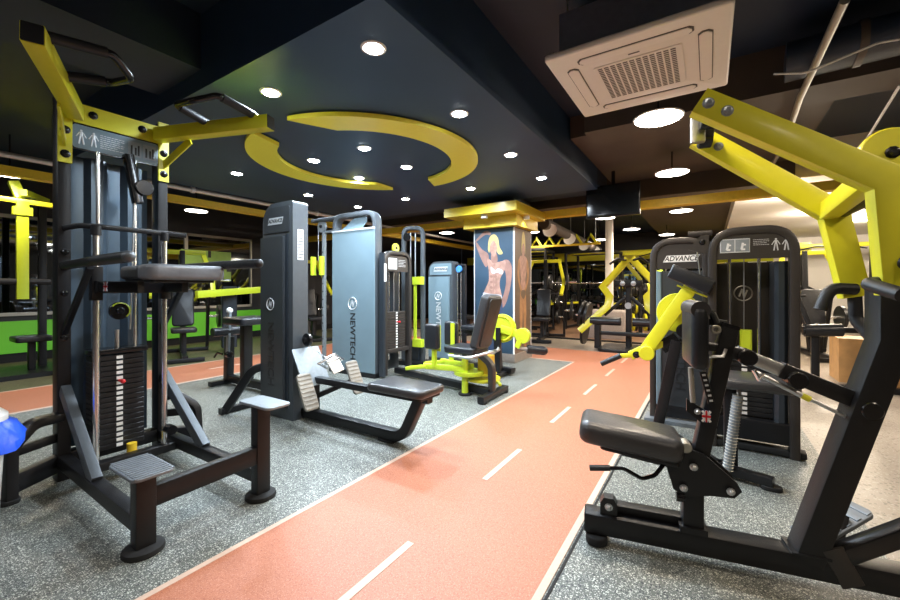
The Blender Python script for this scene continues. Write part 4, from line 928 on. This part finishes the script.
# ================================================================== BACKGROUND EQUIPMENT
def press_machine(label, loc, rz, m='lime', frame='black', flip=1):
    """plate loaded press: user sits facing -y; lime arms swing from a high rear pivot"""
    t = thing('plate_loaded_press', label, 'exercise machine', loc, rz, 'plate loaded machines in the background')
    P('base_beam', MB().bar((0, -.55, .06), (0, .75, .06), .08, .08), frame, t)
    P('foot_bar', MB().bar((-.40, .72, .04), (.40, .72, .04), .08, .06), frame, t); P('foot_bar', MB().bar((-.25, -.52, .04), (.25, -.52, .04), .08, .06), frame, t)
    P('seat_post', MB().bar((0, -.1, .06), (0, -.1, .42), .07, .07, (1, 0, 0)), frame, t)
    P('seat_pad', MB().pad((0, -.12, .46), (.34, .40, .07), rc=.05, re=.02), 'vinyl', t)
    P('back_pad', MB().pad((0, .14, .80), (.30, .60, .08), axes((1, 0, 0), (0, .22, 1)), .05, .02), 'vinyl', t)
    P('mast', MB().path([(0, .18, .06), (0, .42, 1.15), (0, .45, 1.75)], .08, .08, (1, 0, 0)), frame, t)
    P('head_beam', MB().bar((-.34, .45, 1.72), (.34, .45, 1.72), .07, .07), m, t)
    P('rear_stay', MB().bar((0, .72, .06), (0, .44, 1.3), .06, .06, (1, 0, 0)), frame, t)
    for s in (-1, 1):
        P('swing_arm', MB().path(fillet([(s*.30, .44, 1.70), (s*.42, .20, 1.25), (s*.40, -.15, .98)], .15), .05, .07, (1, 0, 0)), m, t)
        P('handle', MB().tube((s*.40, -.13, .99), (s*.20, -.17, 1.0), .018, 10), 'grip', t)
        P('weight_peg', MB().tube((s*.42, .20, 1.25), (s*.68, .20, 1.25), .024, 10), 'chrome', t)
        P('side_frame', MB().path([(s*.38, .72, .05), (s*.38, .50, .95), (0, .42, 1.15)], .05, .05, (0, 1, 0)), frame, t)
        P('storage_peg', MB().tube((s*.38, .58, .62), (s*.60, .58, .62), .022, 10), 'chrome', t)
        P('weight_plate', MB().disc((s*.55, .58, .62), X_, .20, .05), 'plate', t); P('weight_plate', MB().disc((s*.50, .20, 1.25), X_, .17, .04), 'plate', t)
    return t
def power_rack(label, loc, rz, m='black'):
    t = thing('power_rack', label, 'power rack', loc, rz, 'power racks in the background')
    for sx in (-.6, .6):
        for s in (-.45, .45): P('upright', MB().bar((sx, s, 0), (sx, s, 2.1), .06, .06, (1, 0, 0)), m, t)
        P('side_beam', MB().bar((sx, -.45, .05), (sx, .45, .05), .06, .06), m, t); P('side_beam', MB().bar((sx, -.45, 2.08), (sx, .45, 2.08), .06, .06), m, t)
        P('spotter_arm', MB().bar((sx, -.45, .7), (sx, .45, .7), .05, .06), 'lime', t)
        for z in (.35, .75, 1.2):
            P('plate_peg', MB().tube((sx, .45, z), (sx+(.25 if sx > 0 else -.25), .45, z), .02, 8), 'chrome', t)
            P('weight_plate', MB().disc((sx+(.12 if sx > 0 else -.12), .45, z), X_, .19, .06, 18), 'plate', t)
    for s in (-.45, .45): P('cross_beam', MB().bar((-.6, s, 2.08), (.6, s, 2.08), .06, .06), m, t)
    P('rear_beam', MB().bar((-.6, .45, .05), (.6, .45, .05), .06, .06), m, t)
    P('pull_up_bar', MB().tube((-.6, -.2, 2.05), (.6, -.2, 2.05), .018, 10), 'lime', t)
    for sx in (-.6, .6): P('bar_hook', MB().box((sx-.04, -.55, 1.20), (sx+.04, -.47, 1.30)), 'steel', t)
    return t
def barbell(label, loc, rz):
    t = thing('barbell', label, 'barbell', loc, rz, 'barbells on the racks')
    P('bar', MB().tube((-1.0, 0, 0), (1.0, 0, 0), .014, 8), 'chrome', t)
    for s in (-1, 1):
        P('weight_plate', MB().disc((s*.74, 0, 0), X_, .20, .05, 20), 'plate', t); P('collar', MB().disc((s*.79, 0, 0), X_, .03, .03, 10), 'steel', t)
    return t
def cable_station(label, loc, rz, m='lime'):
    t = thing('cable_crossover', label, 'exercise machine', loc, rz)
    for s in (-1, 1):
        P('tower', MB().path(fillet([(s*1.1, -.2, 0), (s*1.1, -.2, 2.15), (s*1.1, .2, 2.15), (s*1.1, .2, 0)], .08), .07, .08, (1, 0, 0)), 'black', t)
        P('foot', MB().box((s*1.1-.2, -.32, 0), (s*1.1+.2, .32, .06)), 'black', t)
        for a in (-.08, .08): P('guide_rod', MB().tube((s*1.1, a, .1), (s*1.1, a, 2.1), .012, 8), 'chrome', t)
        for k in range(8): P('weight_plate', MB().box((s*1.1-.1, -.12, .15+k*.06), (s*1.1+.1, .12, .205+k*.06)), 'plate', t)
        P('carriage', MB().box((s*1.1-.08, -.30, 1.1), (s*1.1+.08, -.22, 1.3), .01), m, t)
    P('top_beam', MB().bar((-1.1, 0, 2.14), (1.1, 0, 2.14), .09, .10), m, t)
    P('pull_up_bar', MB().pipe(fillet([(-.6, -.3, 2.02), (-.3, -.3, 2.1), (.3, -.3, 2.1), (.6, -.3, 2.02)], .1), .016), 'black', t)
    return t
def rack_tiers(label, loc, rz, L=3.0):
    t = thing('dumbbell_rack', label, 'dumbbell rack', loc, rz)
    for sx in (-L/2, 0, L/2): P('leg', MB().bar((sx, .25, 0), (sx, .30, 1.25), .06, .06, (1, 0, 0)), 'black', t); P('foot', MB().bar((sx, -.3, .03), (sx, .35, .03), .06, .06), 'black', t)
    for k in range(3): P('shelf', MB().bar((-L/2, .02+.1*k, .34+.38*k), (L/2, .02+.1*k, .34+.38*k), .26, .03), 'black', t)
    return t
db_mesh = None
def dumbbells(origin, n, L, row, side):
    global db_mesh
    if db_mesh is None:
        db_mesh = (mesh_of(MB().tube((0, -.07, 0), (0, .07, 0), .015, 8), 'chrome'), [mesh_of(MB().disc((0, s*.11, 0), Y_, .065, .085, 8, .012), 'rubber') for s in (-1, 1)])
    for i in range(n):
        t = thing('dumbbell', 'black dumbbell lying on the %s tier of the %s dumbbell rack' % (row, side), 'dumbbell', (origin[0]-L/2+L*(i+.5)/n, origin[1], origin[2]), 0, 'dumbbells on the %s %s tier' % (side, row))
        link('handle', db_mesh[0], t); link('head', db_mesh[1][0], t); link('head', db_mesh[1][1], t)
# back wall mirror
mw = struct('window_6', MB().box((-7.5, YB-.03, .35), (.4, YB-.01, 1.95)), 'mirror')
for k in range(6): struct('window_frame', MB().box((-7.5+k*1.58, YB-.05, .33), (-7.46+k*1.58, YB, 1.97)), 'alu', mw)
for lb, ox in (('left', -5.6), ('right', -2.2)):
    rack_tiers('long three tier dumbbell rack by the back mirror, %s one' % lb, (ox, 13.6, 0), 0)
    for k, row in enumerate(('bottom', 'middle', 'top')): dumbbells((ox, 13.62+.1*k, .424+.38*k), 12, 2.9, row, lb)
press_machine('plate loaded press with lime bars right behind the poster column', (-3.0, 8.3, 0), .2)
power_rack('black power rack behind the column, nearest the camera', (-4.05, 10.0, 0), .1)
power_rack('black power rack left of the white post', (-2.65, 11.3, 0), -.1)
power_rack('black power rack far back near the dumbbells', (-4.7, 12.2, 0), 0)
barbell('loaded barbell on the nearest power rack', (-4.00, 9.50, 1.25), .1)
barbell('loaded barbell on the rack left of the white post', (-2.70, 10.80, 1.25), -.1)
cable_station('cable crossover with lime top beam at the back', (-1.1, 12.9, 0), .05)
so = solo('white_post', MB().bar((-1.99, 10.05, 0), (-1.99, 10.05, 2.95), .16, .16, (1, 0, 0), .02), 'cream', 'thin white round-cornered post standing in the free weight area', 'post')
gw = solo('granite_block', MB().pad((-1.90, 9.45, .30), (.85, .5, .66), rc=.10, re=.05), 'granite', 'speckled grey stone block beside the yellow armed press', 'stone block')
def plate_tree(label, loc, rz, ms):
    t = thing('plate_tree', label, 'weight rack', loc, rz, 'weight plate trees')
    P('mast', MB().bar((0, 0, .03), (0, 0, 1.25), .08, .08, (1, 0, 0)), 'black', t); P('base', MB().bar((-.3, 0, .03), (.3, 0, .03), .08, .06), 'black', t); P('base', MB().bar((0, -.3, .03), (0, .3, .03), .08, .06), 'black', t)
    for k, z in enumerate((.32, .70, 1.08)):
        for q, s in enumerate((-1, 1)):
            P('peg', MB().tube((0, 0, z), (s*.28, 0, z+.02), .02, 8), 'chrome', t)
            for e in range(2): P('weight_plate', MB().disc((s*(.10+.06*e), 0, z), X_, .21-.03*k, .045, 20), ms[(k+q+e) % len(ms)], t)
    return t
plate_tree('plate tree with black and yellow discs behind the stone block', (-1.35, 10.3, 0), .3, ('plate', 'lime', 'plate'))
plate_tree('plate tree with black and blue discs near the poster column', (-4.15, 8.9, 0), -.2, ('plate', 'plate', 'blue'))
plate_tree('plate tree of the bright side room', (1.1, 10.6, 0), .2, ('plate', 'blue', 'lime'))
def flat_bench(label, loc, rz):
    t = thing('flat_bench', label, 'bench', loc, rz, 'weight benches in the free weight area')
    P('seat_pad', MB().pad((0, 0, .44), (.28, 1.15, .08), rc=.04, re=.02), 'vinyl', t); P('spine', MB().bar((0, -.5, .38), (0, .5, .38), .06, .06), 'black', t)
    for y in (-.45, .45): P('leg', MB().bar((0, y, .03), (0, y, .38), .06, .06, (1, 0, 0)), 'black', t); P('foot', MB().bar((-.25, y, .025), (.25, y, .025), .06, .05), 'black', t)
    return t
flat_bench('flat black bench seen left of the poster column', (-5.1, 8.4, 0), .9)
flat_bench('flat black bench under the nearest barbell', (-4.05, 9.75, 0), .1)
vd = thing('ventilation_duct', 'long brown duct with white nozzles over the free weight area', 'duct', (-2.75, 10, 2.2), world=True)
P('duct', MB().tube((-2.62, 7.3, 2.34), (-2.95, 13.2, 2.34), .11, 18), 'ceil_brown', vd)
for k in range(4):
    y = 7.6+1.6*k; x = -2.64-.056*(y-7.3)
    nz_ = P('nozzle', MB().lathe([(.06, 0), (.13, .10), (.135, .11), (.10, .09), (.0001, .08)], (x+.05, y-.06, 2.28), (.5, -.75, -.55), 18), 'white', vd)
    P('hanger', MB().tube((x, y+.3, 2.42), (x, y+.3, ZC), .006, 6), 'steel', vd)
ys = thing('yellow_ceiling_letters', 'row of yellow angular ceiling brackets right of the column head', 'bracket', (-3.3, 9.6, 2.2), world=True)
for k in range(5):
    x = -3.75+.33*k
    P('bracket', MB().path([(x, 9.6, 2.18), (x+.12, 9.6, 2.36), (x+.24, 9.6, 2.18)], .05, .06, (0, 1, 0)), 'lime', ys)
P('rail', MB().bar((-3.9, 9.6, 2.15), (-2.1, 9.6, 2.15), .05, .05), 'amber', ys)
for x in (-3.8, -2.2): P('hanger', MB().tube((x, 9.6, 2.15), (x, 9.6, ZC), .008, 6), 'steel', ys)
# yellow armed press facing the camera (behind the curl tower)
t = thing('lever_pulldown_press', 'plate loaded press with crossed yellow arms left of the curl tower', 'exercise machine', (-1.22, 7.75, 0))
c_, s_ = math.cos(.10), math.sin(.10)
P('mast', MB().bar((0, .10, .05), (0, .10, 1.28), .12, .09, (1, 0, 0)), 'black', t)
P('mast_head', MB().pad((0, .06, 1.20), (.46, .12, .12), rc=.02, re=.01), 'black', t)
P('base_plate', MB().pad((0, 0, .03), (.9, .85, .06), rc=.12, re=.015), 'black', t)
for s in (-1, 1):
    P('swing_arm', MB().path([(s*.03, .22, 1.66), (s*.46, .15, 1.14), (s*.31, .0, .96), (s*.34, -.05, .78), (s*.80, -.2, .32)], .12, .06, (0, 1, 0), .006), 'lime', t)
    P('top_hook', MB().pipe(fillet([(s*.06, .2, 1.63), (s*.2, .12, 1.66), (s*.32, .06, 1.56)], .06), .022), 'black', t)
    P('strut', MB().bar((s*.05, .06, .95), (s*.40, .0, .62), .05, .06), 'black', t)
    P('thigh_roller', MB().tube((s*.10, -.12, .52), (s*.62, -.12, .52), .075, 16), 'vinyl', t)
    P('side_post', MB().bar((s*.50, -.08, .02), (s*.50, -.08, .52), .13, .10, (1, 0, 0)), 'black', t)
    P('weight_peg', MB().tube((s*.62, -.1, .55), (s*.90, -.05, .62), .025, 10), 'chrome', t)
    for k in range(2): P('weight_plate', MB().disc((s*(.70+.09*k), -.02, .62+.02*k), (s*.95, 0, .2), .24, .05), 'plate', t)
    P('weight_plate', MB().disc((s*.78, .1, .30), (s*.9, 0, .1), .26, .05), 'plate', t)
P('crossed_brace', MB().bar((-.10, .21, 1.64), (.18, .21, 1.26), .04, .07), 'lime', t)
P('cross_tie', MB().bar((-.5, -.08, .30), (.5, -.08, .30), .06, .07), 'black', t)
P('emblem_disc', MB().disc((0, .05, .80), (0, 1, 0), .06, .05), 'steel', t)
for s in (-1, 1): P('bolt', MB().bolt((s*.09, .0, 1.20), (0, -1, 0), .03), 'steel', t)
# ---- right hand side room
press_machine('plate loaded press under the white ceiling, right of the curl tower', (1.45, 8.6, 0), .2)
press_machine('plate loaded press far back under the white ceiling', (3.4, 10.9, 0), 0)
power_rack('black power rack under the white ceiling', (3.25, 9.2, 0), .1)
cable_station('cable crossover with lime beam under the white ceiling', (2.4, 13.0, 0), 0)
solo('cream_column', MB().box((2.02, 7.35, 0), (2.20, 7.53, 2.495), .02), 'cream', 'slim cream column behind the yellow arms', 'column')
def plyo(label, loc, sx, sy_, h):
    t = thing('wooden_plyo_box', label, 'plyo box', loc, 0, 'wooden plyo boxes')
    th = .02
    for nm, a, b in (('front_panel', (-sx/2, -sy_/2, 0), (sx/2, -sy_/2+th, h)), ('rear_panel', (-sx/2, sy_/2-th, 0), (sx/2, sy_/2, h)), ('side_panel', (-sx/2, -sy_/2+th, 0), (-sx/2+th, sy_/2-th, h)), ('side_panel', (sx/2-th, -sy_/2+th, 0), (sx/2, sy_/2-th, h)), ('top_panel', (-sx/2, -sy_/2, h), (sx/2, sy_/2, h+th))):
        P(nm, MB().box(a, b, .002), 'wood', t)
    return t
plyo('wooden plyo box, left one behind the lever row machine', (1.50, 6.75, 0), .40, .45, .50)
plyo('wooden plyo box, right one behind the lever row machine', (1.95, 6.65, 0), .42, .45, .47)
t = thing('roller_stand', 'black stand with a horizontal padded roller right of the curl tower', 'exercise machine', (1.0, 6.0, 0))
P('post', MB().bar((0, 0, .02), (0, 0, .62), .07, .07, (1, 0, 0)), 'black', t); P('base', MB().bar((-.2, 0, .03), (.7, .1, .03), .09, .06), 'black', t)
P('roller', MB().tube((-.10, -.04, .64), (.22, .0, .66), .07, 16), 'vinyl', t); P('roller_cap', MB().disc((-.105, -.04, .64), (1, .1, 0), .05, .02), 'black_gloss', t)
P('arm', MB().bar((.2, .02, .66), (.62, .08, .66), .05, .06), 'black', t); P('tall_post', MB().bar((.60, .08, .03), (.60, .08, .95), .07, .07, (1, 0, 0)), 'black', t)
P('knob', MB().ball((.45, .0, .66), .05), 'steel', t); P('diagonal', MB().bar((-.15, .1, 1.05), (.0, .02, .55), .05, .05, (1, 0, 0)), 'black', t)
P('mast', MB().bar((.55, .3, .03), (.55, .3, 1.6), .08, .08, (1, 0, 0)), 'black', t); P('mast_foot', MB().bar((.60, .08, .04), (.55, .35, .04), .08, .06), 'black', t)
# ---- left background
t = thing('lever_arm_station', 'tall station with a hanging lime arm at the far left by the mirrors', 'exercise machine', (-7.35, 1.32, 0))
P('mast', MB().bar((-.35, .25, .05), (-.35, .25, 2.35), .08, .08, (1, 0, 0)), 'black', t)
P('base', MB().box((-.6, -.4, 0), (.3, .5, .06), .01), 'black', t)
P('top_boom', MB().bar((-.4, .3, 2.32), (.12, -.02, 2.32), .08, .08), 'lime_green', t)
P('top_cross', MB().bar((-.05, -.42, 2.24), (.10, .38, 2.20), .06, .06), 'lime', t)
P('top_block', MB().bar((.02, -.02, 2.26), (-.02, -.08, 2.46), .10, .09, (1, 0, 0)), 'lime_green', t)
P('clamp', MB().box((0, -.10, 2.04), (.10, .08, 2.14), .01), 'lime_green', t)
P('hanging_arm', MB().bar((.05, -.01, 2.22), (.05, -.01, .98), .11, .06, (1, 0, 0)), 'lime_green', t)
P('arm_handle', MB().pipe(fillet([(.02, .25, 1.20), (.05, -.30, 1.20), (.10, -.34, .92)], .08), .04), 'grip', t)
P('seat_pad', MB().pad((-.1, .1, .46), (.4, .35, .07), rc=.04, re=.02), 'vinyl', t); P('seat_post', MB().bar((-.1, .1, .05), (-.1, .1, .43), .07, .07, (1, 0, 0)), 'black', t)
t = thing('incline_board', 'brown ribbed incline board leaning before the green wall', 'bench', (-6.78, 1.75, 0))
ribbed(t, 'board', (0, 0, .52), axes((.25, .22, -1), (-.7, .7, 0)), .75, .30, .04, 16, 'frame_brown')
P('foot_pad', MB().pad((.22, .15, .13), (.42, .26, .05), rc=.03, re=.01), 'white', t); P('leg', MB().bar((.1, .05, .1), (-.2, .3, .02), .05, .05), 'black', t); P('leg', MB().bar((-.05, -.1, .72), (-.35, .2, .02), .05, .05, (1, 0, 0)), 'black', t)
P('leg', MB().bar((.22, .15, .11), (.25, .15, 0), .05, .05, (1, 0, 0)), 'black', t)
t = press_machine('plate loaded press with a long lime bar before the green wall', (-7.05, 3.05, 0), 1.2, 'lime_green')
P('long_bar', MB().bar((.15, -.45, 1.02), (1.35, .42, 1.10), .06, .11), 'lime_green', t)
P('shroud', MB().box((.55, .1, .1), (.78, .28, 1.15), .02), 'shroud_dark', t)
press_machine('plate loaded press partly hidden behind the row machine tower', (-7.3, 5.7, 0), 1.3, 'lime')
t = thing('roman_chair_bench', 'low black back-extension frame directly behind the row machine', 'bench', (-4.4, 2.52, 0))
P('base_beam', MB().bar((-.36, 0, .07), (.55, 0, .07), .07, .08), 'black', t); P('foot_bar', MB().bar((-.34, -.2, .03), (-.34, .3, .03), .07, .05), 'black', t)
P('post', MB().bar((-.32, 0, .05), (-.30, 0, .55), .08, .09, (1, 0, 0)), 'black', t); P('slider', MB().bar((-.28, -.03, .36), (-.24, -.03, .84), .03, .05, (1, 0, 0)), 'zinc', t)
P('slider_tip', MB().ball((-.24, -.03, .86), .035), 'white', t)
P('knob', MB().disc((-.20, -.06, .36), X_, .035, .06), 'black_gloss', t); P('lever', MB().pipe(fillet([(-.36, -.05, .35), (-.45, -.06, .36), (-.52, -.06, .30)], .04), .012), 'black_gloss', t)
P('rear_post', MB().bar((.05, 0, .05), (.05, 0, .72), .10, .09, (1, 0, 0)), 'black', t); P('hip_pad', MB().pad((.10, 0, .76), (.40, .40, .08), rc=.04, re=.02), 'vinyl', t)
P('foot_roller', MB().tube((-.28, -.2, .62), (-.28, .2, .62), .05, 14), 'vinyl', t)
t = thing('green_mirror_reflection', 'pale green board with dark shapes, standing in for a mirror reflection', 'painted reflection', (XL+.07, 4.25, 1.27))  # reflection in the mirror wall, built as a painted board
P('board', MB().box((0, -.52, 0), (.02, .46, .62), .004), 'reflection_green', t)
for a, b, c, d in ((-.02, .04, .48, .62), (-.05, .08, .06, .20), (.36, .46, .20, .34)): P('mark', MB().box((.02, a, c), (.024, b, d), .001), 'wall_dark', t)
